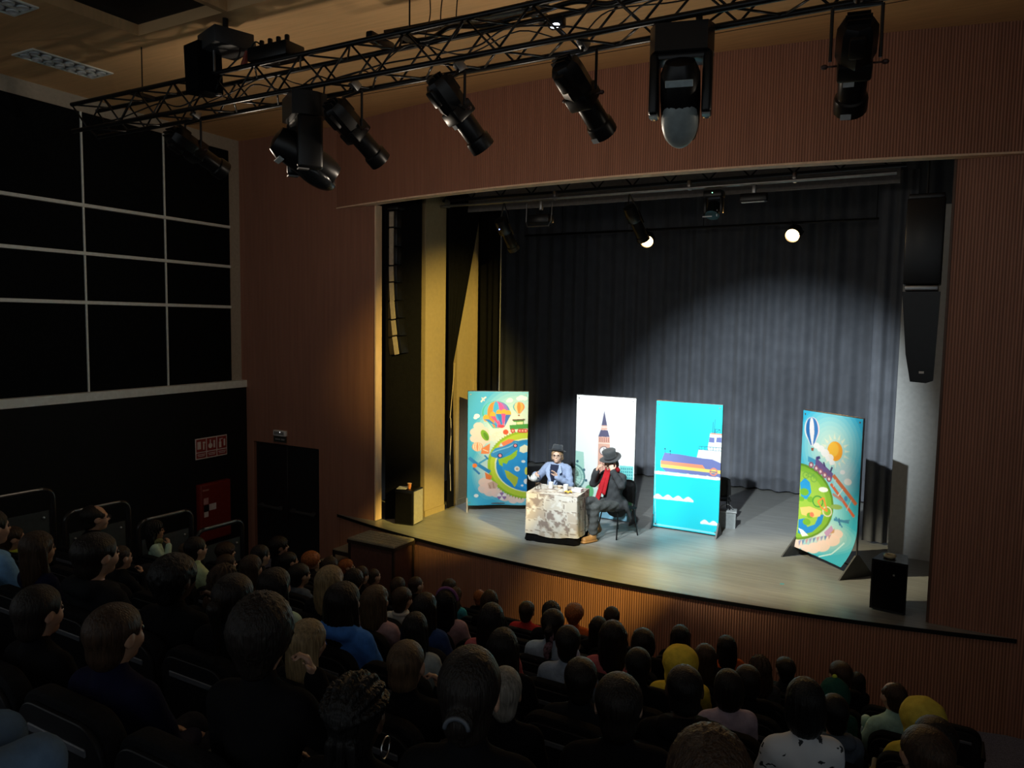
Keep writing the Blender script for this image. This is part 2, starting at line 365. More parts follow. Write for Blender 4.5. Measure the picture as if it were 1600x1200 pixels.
part('rim', MB().box((0, -0.25, -0.055), (0.90, 0.02, 0.05)).box((0.44, 0, -0.055), (0.02, 0.5, 0.05)).box((-0.44, 0, -0.055), (0.02, 0.5, 0.05)), FRM, pf)
for k in range(4):
    part('step', MB().box((-0.60-0.28*k, 0, -0.25-0.22*k), (0.30, 0.46, 0.035), bev=0.004, seg=1), TREAD, pf)
    part('step_frame', MB().box((-0.60-0.28*k, -0.23, -0.28-0.22*k), (0.32, 0.03, 0.06)).box((-0.74-0.28*k, -0.23, (-0.25-0.22*k+ZF)/2), (0.03, 0.03, abs(ZF+0.25+0.22*k))), FRM, pf)
# ------------------------------------------------------------------ wall fittings
WLM = Matrix.Translation((-11.07, 9.57, 0)) @ Matrix.Rotation(LW, 4, 'Z')
def wl_at(y, z, x=0.12): p = WLM @ Vector((x, y, z)); return (p.x, p.y, p.z)
em = thing('emergency_light', 'white emergency light with dark exit plate above the black door', 'light', (-10.07, 9.47, 1.22))
part('housing', MB().box((0, 0, 0.055), (0.30, 0.06, 0.10), bev=0.012), WHITEP, em)
part('diffuser', MB().box((0, -0.032, 0.055), (0.24, 0.008, 0.06), bev=0.003, seg=1), GREYP, em)
part('indicator', MB().sph((0.03, -0.036, 0.075), 0.007), mat('led_white', (1, 1, 1, 1), 0.4, emit=(1, 1, 1, 1), estr=1.5), em)
sg = part('exit_plate', MB().box((0, -0.005, -0.055), (0.30, 0.012, 0.10)), mat('exit_plate_dark', (0.02, 0.03, 0.025, 1), 0.4), em)
part('exit_mark', MB().box((-0.05, -0.012, -0.055), (0.12, 0.003, 0.022)).box((0.075, -0.012, -0.055), (0.08, 0.003, 0.03)), GREYP, sg)
fs = thing('fire_sign', 'red and white strip of three fire equipment pictograms on the black wall', 'sign', wl_at(-0.89, 1.055, 0.125), (0, 0, LW))
SW = mat('sign_white', (0.72, 0.66, 0.64, 1), 0.5); SR = mat('sign_red', (0.30, 0.035, 0.03, 1), 0.5)
part('plate', MB().box((0, 0, 0), (0.008, 0.68, 0.36), bev=0.003, seg=1), SW, fs)
for k in range(3):
    y = -0.222+0.222*k
    f = part('pictogram_field', MB().box((0.006, y, 0.055), (0.004, 0.2, 0.215)), SR, fs)
    p = MB()
    if k == 0: p.box((0.009, y-0.045, 0.06), (0.003, 0.075, 0.13)).box((0.009, y+0.05, 0.03), (0.003, 0.03, 0.1)).box((0.009, y+0.055, 0.1), (0.003, 0.05, 0.03))
    if k == 1: p.cyl((0.007, y-0.03, 0.03), (0.0105, y-0.03, 0.03), 0.045, n=16).box((0.009, y-0.03, 0.1), (0.003, 0.02, 0.07)).box((0.009, y+0.055, 0.05), (0.003, 0.035, 0.13))
    if k == 2: p.box((0.009, y-0.04, 0.02), (0.003, 0.05, 0.1)).box((0.009, y-0.04, 0.095), (0.003, 0.022, 0.04)).box((0.009, y-0.02, 0.12), (0.003, 0.07, 0.014)).box((0.009, y+0.055, 0.05), (0.003, 0.035, 0.12))
    part('pictogram', p, SW, f)
    g = part('caption_field', MB().box((0.006, y, -0.115), (0.004, 0.2, 0.09)), SR, fs)
    part('caption', MB().box((0.009, y, -0.098), (0.003, 0.16, 0.012)).box((0.009, y, -0.125), (0.003, 0.14, 0.012)), SW, g)
fc = thing('fire_cabinet', 'red wall cabinet with small pale stickers below the fire sign', 'cabinet', wl_at(-0.90, -0.05, 0.12), (0, 0, LW))
part('box', MB().box((0.05, 0, 0), (0.10, 0.66, 1.0), bev=0.008), REDP, fc)
d = part('cabinet_door', MB().box((0.106, 0, 0), (0.014, 0.62, 0.96), bev=0.004, seg=1), REDP, fc)
part('sticker', MB().box((0.115, -0.22, 0.40), (0.002, 0.13, 0.03)), mat('faded_print', (0.45, 0.2, 0.17, 1), 0.5), d)
part('sticker', MB().box((0.115, -0.22, 0.21), (0.002, 0.10, 0.11)), mat('faded_print2', (0.55, 0.3, 0.28, 1), 0.5), d)
part('sticker', MB().box((0.115, -0.08, 0.09), (0.002, 0.15, 0.11)), SW, d)
part('sticker', MB().box((0.115, -0.22, -0.02), (0.002, 0.09, 0.09)), SW, d)
part('handle', MB().box((0.125, -0.22, 0.09), (0.02, 0.10, 0.11), bev=0.006), BLACK, d)
# guard rails stepping down along the left aisle
GLASSD = mat('dark_guard_panel', (0.045, 0.055, 0.058, 1), 0.25, var=0.1)
RD = ['nearest the camera at the left frame edge', 'behind the man with glasses', 'behind the woman in the mint top', 'in front of the red cabinet']
for k, (y0, y1, zt) in enumerate([(3.80, 4.56, 1.42), (4.67, 5.43, 1.11), (5.54, 6.29, 0.82), (6.36, 7.10, 0.51)]):
    gr = thing('guard_rail', 'dark rounded guard rail with grey panel '+RD[k], 'railing', (-8.3, (y0+y1)/2, zt), group='guard rails along the left aisle')
    h = (y1-y0)/2; r = 0.11; zb = -1.25; pts = [(0, -h, zb), (0, -h, -r)]
    pts += [(0, -h+r-r*math.cos(a), -r+r*math.sin(a)) for a in [PI/2*i/6 for i in range(1, 7)]]
    pts += [(0, h-r+r*math.sin(a), -r+r*math.cos(a)) for a in [PI/2*i/6 for i in range(0, 7)]]+[(0, h, zb)]
    part('tube_frame', MB().tube(pts, 0.028, 10), mat('rail_black', (0.02, 0.02, 0.021, 1), 0.25), gr, smooth=True)
    part('grab_rail', MB().tube([(0.01, -h*0.7+i*h*1.4/6, 0.012) for i in range(7)], 0.016, 8), STEEL, gr, smooth=True)
    part('panel', MB().box((0, 0, -0.72), (0.012, 2*h-0.10, 0.98)), GLASSD, gr)
    for sy in (-1, 1):
        for zz in (-0.30, -1.0): part('stud', MB().sph((0.012, sy*(h-0.11), zz), 0.014), CHROME, gr, smooth=True)
# recessed ceiling lights
def ceil_light(x, y, label):
    t = thing('ceiling_light', label, 'light', (x, y, ZC), group='recessed ceiling lights')
    part('frame', MB().box((-0.215, 0, -0.005), (0.03, 1.0, 0.02)).box((0.215, 0, -0.005), (0.03, 1.0, 0.02)).box((0, -0.485, -0.005), (0.40, 0.03, 0.02)).box((0, 0.485, -0.005), (0.40, 0.03, 0.02)).box((0, 0, -0.005), (0.03, 0.94, 0.018)), PALE, t)
    part('tray', MB().box((0, 0, -0.002), (0.40, 0.94, 0.003)), GREYP, t)
    lm = bpy.data.meshes.get('louvre') or MB().lathe([(0.012, 0.0), (0.03, -0.006), (0.05, -0.02), (0.054, -0.02), (0.054, 0.002)], 10).mesh('louvre', True)
    for a in (-0.1, 0.1):
        for i in range(7): obj('louvre', lm, mat('louvre_white', (0.62, 0.66, 0.68, 1), 0.3), t, (a, -0.41+i*0.137, -0.004), scale=(1.3, 1.0, 1))
ceil_light(-9.72, 5.66, 'long louvred ceiling light above the truss end'); ceil_light(-8.42, 4.03, 'louvred ceiling light cut by the top left frame corner')
# ------------------------------------------------------------------ lighting truss
TX0, TX1, TYN, TYF, TZB, TZT = -9.45, 2.7, 5.58, 5.90, 5.55, 5.87
tr = thing('lighting_truss', 'long black box truss hung under the ceiling with lamps', 'truss', ((TX0+TX1)/2, (TYN+TYF)/2, TZB))
hx = (TX1-TX0)/2; hy = (TYF-TYN)/2; hz = TZT-TZB
for sy in (-1, 1):
    for z in (0, hz): part('chord', MB().cyl((-hx, sy*hy, z), (hx, sy*hy, z), 0.026, n=10), BLACKM, tr, smooth='auto')
bl = math.hypot(0.32, hz); bm_ = MB().cyl((0, 0, -bl/2), (0, 0, bl/2), 0.0105, n=6).mesh('brace', True); bm_.materials.append(BLACKM)
nb = int(2*hx/0.32)
for i in range(nb):
    x = -hx+0.16+i*0.32; s = 1 if i % 2 else -1
    a = math.atan2(0.32, hz)*s
    for sy in (-1, 1): obj('brace', bm_, None, tr, (x, sy*hy, hz/2), (0, a, 0))
    b2 = math.atan2(0.32, 2*hy)*s
    obj('brace', bm_, None, tr, (x, 0, hz), (PI/2, 0, b2)); obj('brace', bm_, None, tr, (x, 0, 0), (PI/2, 0, -b2))
for x in (-8.3, -4.4, -0.6):
    part('hanger', MB().cyl((x+ (0-(TX0+TX1)/2), 0, hz), (x-(TX0+TX1)/2, 0, ZC-TZB), 0.008, n=6).box((x-(TX0+TX1)/2, 0, hz), (0.08, 0.36, 0.04)), BLACKM, tr)
def cable(pts, label, m=BLACKM, r=0.008):
    P = [Vector(p) for p in pts]; out = []
    for i in range(len(P)-1):
        p0 = P[max(i-1, 0)]; p1 = P[i]; p2 = P[i+1]; p3 = P[min(i+2, len(P)-1)]
        for k in range(6):
            t = k/6; out.append(0.5*((2*p1)+(p2-p0)*t+(2*p0-5*p1+4*p2-p3)*t*t+(3*p1-p0-3*p2+p3)*t**3))
    out.append(P[-1])
    return tag(obj('cable', MB().tube(out, r, 6).mesh('cable', True), m), label, 'cable', 'cables along the truss')
rnd = random.Random(4)
x = -9.0; pts = []
while x < 2.4:
    pts.append((x, 5.74+rnd.uniform(-0.1, 0.1), 5.72+rnd.uniform(-0.1, 0.08))); x += rnd.uniform(0.25, 0.5)
cable(pts, 'thin black cable snaking along inside the long truss')
x = -8.2; pts = []
while x < 1.4:
    pts.append((x, 5.60+rnd.uniform(-0.03, 0.08), 5.55+rnd.uniform(-0.03, 0.2))); x += rnd.uniform(0.2, 0.6)
cable(pts, 'thin black cable looped around the lower tubes of the truss', r=0.006)
pts = [(-4.55+0.3*i, 5.80+0.06*math.sin(i*2.1), 5.89+0.03*math.sin(i*3.3)) for i in range(20)]
cable(pts, 'black cable bundle lying on top of the truss', r=0.022)
cable([(-4.35, 5.9, 5.9), (-4.32, 5.95, 6.15), (-4.36, 5.98, ZC)], 'cable rising from the truss to the ceiling, left of three', r=0.006)
cable([(-4.16, 5.9, 5.9), (-4.2, 5.95, 6.15), (-4.18, 5.98, ZC)], 'cable rising from the truss to the ceiling, middle of three', r=0.006)
cable([(-4.0, 5.9, 5.95), (-4.0, 5.95, 6.3), (-3.88, 5.97, 6.33), (-3.9, 5.98, ZC)], 'cable rising from the truss to the ceiling, right of three', r=0.006)
lb = thing('lighting_bar', 'flat black bar fixed on brackets above the middle of the truss', 'bar', (-4.1, 6.16, 6.12), (0, 0, 0.06))
part('rail', MB().box((0, 0, 0), (1.75, 0.09, 0.07), bev=0.008), BLACKM, lb)
for s in (-1, 1): part('bracket', MB().box((s*0.84, -0.14, -0.12), (0.08, 0.38, 0.10), bev=0.02), BLACKM, lb)
ld = thing('work_light', 'small lit bluish lamp inside the truss', 'light', (-2.95, 5.86, 5.80))
part('housing', MB().box((0, 0, 0), (0.14, 0.08, 0.09), bev=0.015), BLACKM, ld)
part('lens', MB().sph((0, -0.035, -0.035), 0.035, (1.3, 0.6, 0.6)), mat('lens_lit_blue', (0.8, 0.85, 1, 1), 0.3, emit=(0.75, 0.83, 1, 1), estr=6), ld, smooth=True)
# --- profile spotlights
def profile_meshes():
    M = {}
    M['lamp_house'] = MB().lathe([(0.05, 0.0), (0.10, 0.01), (0.125, 0.05), (0.13, 0.12), (0.13, 0.26), (0.115, 0.30)], 8).box((0, 0, 0.12), (0.10, 0.29, 0.16), bev=0.02).mesh('lamp_house', 'auto')
    M['gate'] = MB().box((0, 0, 0.34), (0.22, 0.22, 0.13), bev=0.02).mesh('gate', 'auto')
    M['barrel'] = MB().lathe([(0.085, 0.38), (0.095, 0.40), (0.095, 0.60), (0.11, 0.61), (0.115, 0.63), (0.115, 0.72), (0.10, 0.72), (0.095, 0.66)], 16).mesh('barrel', 'auto')
    M['lens'] = MB().lathe([(0.001, 0.70), (0.06, 0.695), (0.094, 0.68), (0.094, 0.665), (0.001, 0.665)], 16).mesh('lens', True)
    M['knob'] = MB().cyl((0.11, 0, 0.34), (0.18, 0, 0.34), 0.007, n=6).sph((0.19, 0, 0.34), 0.018, (1.4, 1, 1), 8, 6).mesh('knob', True)
    M['rear_fin'] = MB().box((0, 0, -0.01), (0.16, 0.012, 0.05)).box((0, 0.04, -0.005), (0.14, 0.012, 0.05)).box((0, -0.04, -0.005), (0.14, 0.012, 0.05)).mesh('rear_fin')
    M['gel_frame'] = MB().box((0, -0.02, 0.725), (0.19, 0.19, 0.012), bev=0.004, seg=1).mesh('gel_frame')
    return M
PM = profile_meshes()
LENS = mat('lamp_lens', (0.10, 0.11, 0.12, 1), 0.08, spec=0.8)
def profile_spot(ends, label, zhang, tape=None, roll=0.0, scale=1.0):
    a, b_ = Vector(ends[0]), Vector(ends[1]); u = (b_-a).normalized()
    q = u.to_track_quat('Z', 'Y'); e = (q.to_matrix() @ Matrix.Rotation(roll, 3, 'Z')).to_euler()
    t = thing('profile_spotlight', label, 'spotlight', a, e, 'profile spotlights under the truss', scale)
    for nme in ('lamp_house', 'gate', 'barrel', 'lens', 'rear_fin'):
        obj(nme, PM[nme], LENS if nme == 'lens' else BLACKM, t)
    for s in (0, PI): obj('knob', PM['knob'], mat('knob_brown', (0.06, 0.025, 0.02, 1), 0.5), t, rot=(0, 0, s))
    # yoke from the gate up to the truss, in world vertical
    M = (Matrix.Translation(a) @ e.to_matrix().to_4x4() @ Matrix.Diagonal((scale, scale, scale, 1))); Mi = M.inverted()
    c = M @ Vector((0, 0, 0.30)); side = (e.to_matrix() @ Vector((1, 0, 0)))*0.155
    top = Vector((c.x, 5.74, zhang)); yk = MB()
    for s in (-1, 1):
        p = c+side*s; q2 = Vector((p.x, p.y, max(p.z, zhang-0.10)))
        yk.tube([Mi @ p, Mi @ q2], 0.012, 6)
    l_ = Mi @ Vector((c-side).to_tuple()[:2]+(zhang-0.10,)); r_ = Mi @ Vector((c+side).to_tuple()[:2]+(zhang-0.10,))
    yk.tube([l_, r_], 0.014, 6); yk.tube([(l_+r_)/2, Mi @ top], 0.014, 6)
    part('yoke', yk, BLACKM, t)
    part('clamp', MB().box(Mi @ top, (0.06, 0.09, 0.10), bev=0.01), STEEL, t)
    if tape:
        for z, w in tape: part('tape_label', MB().box((0.03, -0.097-(0.018 if z > 0.6 else 0.0), z), (w, 0.006, 0.045)), mat('grey_tape', (0.5, 0.52, 0.52, 1), 0.6), t)
    return t
profile_spot(LAMP_A, 'black profile spotlight right beside the left moving head', 5.55)
profile_spot(LAMP_B, 'black profile spotlight, second from left of the four tilted ones', 5.55, [(0.42, 0.06)])
profile_spot(LAMP_C, 'black profile spotlight just left of the big moving head', 5.55, [(0.70, 0.06)])
profile_spot(LAMP_D, 'black profile spotlight with grey tape at the far right', 5.55, [(0.42, 0.07), (0.69, 0.07)])
profile_spot(LAMP_E, 'dim black profile spotlight before the wall panels, left end of truss', 5.55)
profile_spot(LAMP_F, 'black profile spotlight on the truss beyond the right frame edge', 5.55)
profile_spot(LAMP_G, 'black profile spotlight added out of view at the far right end of the truss', 5.55)
# the lamps that are switched on
spot('spot_light', (-4.93, 6.12, 4.80), (-5.6, 12.1, 0.5), 1850, WHITE, 38, 0.45)
spot('spot_light', (-3.66, 6.06, 4.74), (-3.9, 12.6, 0.3), 1200, WHITE, 38, 0.45)
spot('spot_light', (-2.53, 6.13, 4.82), (-2.7, 14.6, 0.8), 3100, WHITE, 46, 0.75)
spot('spot_light', (-0.69, 6.15, 4.80), (-7.50, 11.20, 2.44), 4200, YEL, 30, 0.85)
spot('spot_light', (2.02, 6.02, 4.90), (-6.95, 9.95, 0.0), 9000, YEL, 11, 0.8)  # lamp added out of view for more yellow on the left floor
spot('spot_light', (0.55, 6.06, 4.92), (-3.75, 9.25, 0.0), 2900, YEL, 16, 0.9)
spot('spot_light', (-7.31, 6.14, 4.93), (-1.85, 10.55, 0.0), 4300, (1.0, 0.88, 0.58), 22, 0.7)
# added point lights for lens scatter; they lift the ceiling and header
for P_ in ((-4.92, 6.16, 4.78), (-3.65, 6.10, 4.72), (-2.52, 6.17, 4.80), (-0.70, 6.19, 4.78), (-7.30, 6.18, 4.92)):
    l = bpy.data.lights.new('added_lens_spill', 'POINT'); l.energy = 4 if P_[0] > -1 else (17 if P_[0] < -7 else 13); l.color = (1.0, 0.84, 0.66); l.shadow_soft_size = 0.05
    o = bpy.data.objects.new('added_lens_spill', l); COL.objects.link(o); o.location = P_
# --- moving heads
def moving_head(x, label, tilt, pan, scale=1.0, loc_y=5.74, zh=5.52, cover=None):
    t = thing('moving_head', label, 'spotlight', (x, loc_y, zh), (0, 0, pan), 'moving head lamps', scale)
    part('base', MB().prism([(-0.235, -0.05), (-0.19, -0.15), (0.19, -0.15), (0.235, -0.05), (0.235, 0.05), (0.19, 0.15), (-0.19, 0.15), (-0.235, 0.05)], -0.20, 0.0), BLACKM, t)
    part('clamp', MB().box((-0.12, 0, 0.03), (0.05, 0.08, 0.10), bev=0.01).box((0.12, 0, 0.03), (0.05, 0.08, 0.10), bev=0.01), BLACKM, t)
    for s in (-1, 1):
        part('yoke_arm', MB().box((s*0.195, 0, -0.42), (0.075, 0.22, 0.46), bev=0.03, seg=3), BLACKM, t)
        part('arm_badge', MB().box((s*0.195, -0.06, -0.655), (0.06, 0.09, 0.012)), GREYP, t)
    part('yoke_bridge', MB().box((0, 0, -0.22), (0.44, 0.20, 0.06), bev=0.02), BLACKM, t)
    hd = obj('head', MB().lathe([(0.04, -0.30), (0.11, -0.28), (0.145, -0.2), (0.15, 0.0), (0.145, 0.18), (0.13, 0.26), (0.115, 0.30)], 18).mesh('head', 'auto'), BLACKM, t, (0, 0, -0.52), (tilt, 0, 0))
    obj('lens', MB().lathe([(0.001, 0.31), (0.06, 0.308), (0.11, 0.295), (0.11, 0.28), (0.001, 0.28)], 18).mesh('lens', True), LENS, hd)
    obj('head_window', MB().box((0, 0.148, -0.17), (0.20, 0.016, 0.05), bev=0.004, seg=1).mesh('head_window'), mat('pale_blue_plastic', (0.42, 0.52, 0.55, 1), 0.5), hd)
    if cover:
        obj('head_cover', MB().sph((0, 0.075, 0.14), 0.15, (0.92, 0.62, 1.40), 20, 14).mesh('head_cover', True), cover, hd)
    return t
moving_head(-1.83, 'large black moving head lamp with pale grey lower cover', -(PI-0.62), 0.25, 1.0, cover=mat('pale_lit_cover', (0.30, 0.36, 0.37, 1), 0.45))  # pale grey cover; cool stage light put into its teal tint
moving_head(-5.72, 'black moving head lamp hanging left of the tilted spotlights', -(PI-1.05), -0.55, 1.15, cover=mat('black_gloss_cover', (0.012, 0.014, 0.016, 1), 0.22))
# --- projector, box speaker and cable boxes on the left part of the truss
pj = thing('projector', 'flat dark projector hung from the ceiling above the truss', 'projector', (-6.72, 5.62, 6.17), (0, 0, -0.30))
part('body', MB().box((0, 0, 0), (0.46, 0.42, 0.17), bev=0.012), mat('projector_grey', (0.035, 0.036, 0.037, 1), 0.5), pj)
part('lens', MB().cyl((0.10, 0.20, 0), (0.10, 0.26, 0), 0.06, n=16), LENS, pj)
part('mount', MB().cyl((0, 0, 0.08), (0, 0, 0.27), 0.03, n=10).box((0, 0, 0.09), (0.2, 0.2, 0.02)), BLACKM, pj)
part('bracket', MB().cyl((-0.06, -0.1, -0.08), (-0.06, -0.1, -0.30), 0.012, n=6).cyl((-0.16, -0.1, -0.08), (-0.16, -0.1, -0.30), 0.012, n=6), STEEL, pj)
bs = thing('box_speaker', 'tall black box speaker hanging under the projector', 'speaker', (-7.02, 5.58, 5.95), (0.05, 0.03, -0.2))
part('cabinet', MB().prism([(-0.16, -0.13), (0.16, -0.13), (0.13, 0.14), (-0.13, 0.14)], -0.27, 0.23), BLACKF, bs)
part('grille', MB().box((0, -0.135, -0.02), (0.29, 0.012, 0.46), bev=0.004, seg=1), BLACKF, bs)
part('bracket', MB().box((0.0, 0, 0.25), (0.24, 0.04, 0.03)).box((0.14, 0.08, -0.28), (0.06, 0.04, 0.02)), STEEL, bs)
cb = thing('dimmer_box', 'black dimmer box with plugs sitting on the truss', 'box', (-6.05, 5.68, 5.97))
part('body', MB().box((0, 0, 0), (0.55, 0.26, 0.14), bev=0.015), BLACKM, cb)
for i in range(4): part('plug', MB().cyl((-0.2+i*0.12, 0, 0.06), (-0.22+i*0.12, 0.02, 0.17), 0.025, n=8), BLACKM, cb)
tag(obj('red_plug', MB().cyl((0, 0, 0), (0.05, 0, 0.14), 0.035, 0.018, 8).mesh('red_plug', 'auto'), mat('red_plug', (0.25, 0.04, 0.02, 1), 0.5), None, (-6.45, 5.62, 5.90)), 'red cable plug standing on the truss under the projector', 'plug')
cable([(-6.5, 5.62, 6.08), (-6.52, 5.6, 5.98), (-6.75, 5.6, 5.85), (-6.9, 5.62, 5.7)], 'dark cable looping from the projector to the truss', r=0.009)
cable([(-6.42, 5.64, 6.02), (-6.3, 5.64, 6.12), (-6.2, 5.66, 6.05)], 'dark cable arch above the red plug', r=0.009)
# ------------------------------------------------------------------ truss, pipes and lamps over the stage
ut = thing('stage_truss', 'slim black lattice truss behind the header', 'truss', (-4.1, 10.62, 5.30))
for z in (0.0, 0.30): part('chord', MB().cyl((-3.6, 0, z), (3.6, 0, z), 0.024, n=8), BLACKM, ut)
ul = math.hypot(0.28, 0.30); um = MB().cyl((0, 0, -ul/2), (0, 0, ul/2), 0.012, n=6).mesh('brace', True); um.materials.append(BLACKM)
for i in range(25): obj('brace', um, None, ut, (-3.46+0.28*i, 0, 0.15), (0, math.atan2(0.28, 0.30)*(1 if i % 2 else -1), 0))
pp = thing('stage_pipe', 'silver lamp pipe hung under the stage truss', 'pipe', (-4.1, 10.55, 5.20))
part('tube', MB().cyl((-3.55, 0, 0), (3.5, 0, 0), 0.024, n=10), STEEL, pp)
for x in (-3.2, -1.2, 0.9, 2.3): part('clamp', MB().box((x, 0.03, 0.04), (0.05, 0.09, 0.13), bev=0.01), CHROME, pp)
p2 = thing('back_pipe', 'thin dark lamp pipe near the back curtain', 'pipe', (-4.1, 14.55, 5.16))
part('tube', MB().cyl((-3.9, 0, 0), (3.6, 0, 0), 0.024, n=8), BLACKM, p2)
for x in (-3.0, 0, 3.0): part('hanger', MB().cyl((x, 0, 0), (x, 0, 1.5), 0.006, n=6), BLACKM, p2)
EMW = mat('lit_lens', (1, 0.8, 0.5, 1), 0.3, emit=(1.0, 0.66, 0.28, 1), estr=14)
for x, lab, tx in ((-5.19, 'lit amber spotlight over the stage, left of the two', -3.4), (-2.45, 'lit amber spotlight over the stage, right of the two', -3.2)):
    P = Vector((x, 14.45, 4.93)); tg = Vector((tx, 6.2, 0.6)); q = (tg-P).to_track_quat('Z', 'Y').to_euler()
    t = thing('fresnel_spotlight', lab, 'spotlight', P, q, 'lit spotlights over the stage')
    part('can', MB().lathe([(0.06, -0.26), (0.11, -0.25), (0.13, -0.20), (0.13, -0.01), (0.142, 0.0), (0.142, 0.03), (0.125, 0.03), (0.12, -0.02)], 18), BLACKM, t)
    part('lens', MB().lathe([(0.001, 0.01), (0.06, 0.006), (0.118, -0.01), (0.118, -0.03), (0.001, -0.03)], 18), EMW, t, smooth=True)
    part('yoke', MB().box((0.15, 0, -0.1), (0.012, 0.03, 0.16)).box((-0.15, 0, -0.1), (0.012, 0.03, 0.16)).cyl((0, 0.12, -0.12), (0, 0.24, -0.06), 0.012, n=6), BLACKM, t)
    spot('spot_light', P+(tg-P).normalized()*0.06, tg, 160, AMB, 62, 0.6, 0.1)
def small_profile(a, b_, label, led=False):
    a = Vector(a); b_ = Vector(b_); q = (b_-a).to_track_quat('Z', 'Y').to_euler()
    t = thing('profile_spotlight', label, 'spotlight', a, q, 'unlit lamps over the stage')
    part('lamp_house', MB().lathe([(0.05, 0), (0.10, 0.02), (0.11, 0.1), (0.11, 0.24), (0.09, 0.27)], 10), BLACKM, t)
    part('barrel', MB().lathe([(0.075, 0.26), (0.085, 0.28), (0.085, 0.52), (0.098, 0.53), (0.098, 0.60), (0.085, 0.60)], 14), BLACKM, t)
    Mi = (Matrix.Translation(a) @ q.to_matrix().to_4x4()).inverted(); pt = Mi @ Vector((a.x+0.02, 10.55, 5.19)); lc = Vector((0.13, 0, 0.2))
    part('yoke', MB().box((0.13, 0, 0.2), (0.012, 0.03, 0.2)).box((-0.13, 0, 0.2), (0.012, 0.03, 0.2)).tube([lc, pt], 0.011, 6).tube([(-0.13, 0, 0.2), pt], 0.011, 6), BLACKM, t)
    if led: part('indicator', MB().sph((0, -0.112, 0.12), 0.009), mat('led_blue', (0.2, 0.3, 1, 1), 0.4, emit=(0.25, 0.35, 1, 1), estr=5), t)
small_profile((-6.21, 10.45, 4.92), (-6.16, 10.85, 4.47), 'dark spotlight with a blue indicator over the left of the stage', True)
small_profile((-4.10, 10.60, 5.02), (-4.0, 10.9, 4.62), 'dark slim spotlight left of the left amber lamp')
fl = thing('flood_lamp', 'dark open flood lamp with bent metal frame over the stage', 'lamp', (-5.55, 10.6, 4.98))
part('housing', MB().box((0, 0, -0.08), (0.36, 0.20, 0.14), bev=0.02), BLACKM, fl)
part('frame', MB().tube([(-0.22, -0.06, 0.16), (-0.22, -0.08, -0.12), (-0.18, -0.1, -0.2), (0.18, -0.1, -0.2), (0.22, -0.08, -0.12), (0.22, -0.06, 0.16)], 0.010, 6), STEEL, fl)
part('clamp', MB().box((0, 0, 0.14), (0.05, 0.06, 0.16), bev=0.01), STEEL, fl)
mh2 = thing('small_moving_head', 'small dark moving head with pale edges over the stage middle', 'spotlight', (-2.86, 10.62, 5.05))
part('base', MB().box((0, 0, 0.05), (0.26, 0.2, 0.1), bev=0.02), BLACKM, mh2)
for s in (-1, 1): part('yoke_arm', MB().box((s*0.11, 0, -0.10), (0.035, 0.1, 0.22), bev=0.012), BLACKM, mh2)
part('head', MB().lathe([(0.05, -0.11), (0.085, -0.09), (0.09, 0.06), (0.10, 0.1), (0.085, 0.1)], 14, (0, -0.02, -0.16), Matrix.Rotation(2.6, 3, 'X')), BLACKM, mh2)
part('indicator', MB().sph((0.0, -0.102, 0.06), 0.007), mat('led_green', (0.3, 1, 0.5, 1), 0.4, emit=(0.3, 1, 0.5, 1), estr=3), mh2)
part('edge_guard', MB().box((-0.06, -0.09, -0.26), (0.13, 0.01, 0.012)).box((0.07, -0.09, -0.22), (0.012, 0.01, 0.09)), STEEL, mh2)
bt = thing('led_bar', 'short dark lamp bar with pale strip over the stage', 'lamp', (-2.32, 10.62, 5.02))
part('body', MB().box((0, 0, 0), (0.36, 0.12, 0.12), bev=0.02), BLACKM, bt)
part('strip', MB().box((0, -0.05, -0.065), (0.30, 0.03, 0.012)), PALE, bt)
part('clamp', MB().box((0, 0, 0.11), (0.05, 0.06, 0.14), bev=0.01), STEEL, bt)
# ------------------------------------------------------------------ speakers
ar = thing('line_array', 'slim hanging column of black speakers with lit side at the left opening edge', 'speaker', (-7.80, 9.80, 5.05))
x = 0.0; z = 0.0; ang = 0.0
part('hanging_frame', MB().box((0, 0, 0.03), (0.30, 0.22, 0.06), bev=0.01).cyl((0, 0, 0.05), (0, 0, 1.5), 0.01, n=6), BLACKM, ar)
for k in range(8):
    ang = 0.0 if k < 3 else -0.035*(k-2)
    c = Vector((x, 0, z-0.145)); R_ = Matrix.Rotation(ang, 3, 'Y')
    cabm = MB().box(c, (0.26, 0.20, 0.27), rot=R_, bev=0.01)
    cb_ = part('cabinet', cabm, BLACKM, ar)
    part('lit_side', MB().box(c+R_ @ Vector((0.03, -0.110, 0.0)), (0.085, 0.012, 0.290 if k % 3 else 0.235), rot=R_), mat('lit_tan_side', (0.42, 0.36, 0.27, 1), 0.5), cb_)  # beige light on the cabinet sides put into the plate colour
    x += -math.sin(-ang)*-0.29*0.9; z -= 0.29*math.cos(ang)
ar2 = thing('line_array', 'large black hanging speaker column on the right of the stage', 'speaker', (-0.24, 9.92, 4.75))
for k, (zc, h, w, dx) in enumerate(((-0.48, 0.96, 0.38, 0.0), (-1.0, 0.06, 0.34, 0.0))):
    part('cabinet', MB().box((dx, 0, zc), (w, 0.42, h), bev=0.015), BLACKM if k == 0 else STEEL, ar2)
part('cabinet', MB().prism([(-0.19, -1.04), (0.19, -1.04), (0.17, -2.04), (0.10, -2.07), (-0.06, -2.06), (-0.12, -1.75)], -0.21, 0.21, Matrix.Rotation(PI/2, 4, 'X') @ Matrix.Diagonal((1, 1, 1, 1))), BLACKM, ar2)
part('badge', MB().box((0.05, -0.216, -1.95), (0.05, 0.006, 0.025)), WHITEP, ar2)
part('hanging_frame', MB().box((0, 0, 0.03), (0.36, 0.3, 0.06), bev=0.01).cyl((0, 0, 0.05), (0, 0, 1.9), 0.012, n=6), BLACKM, ar2)
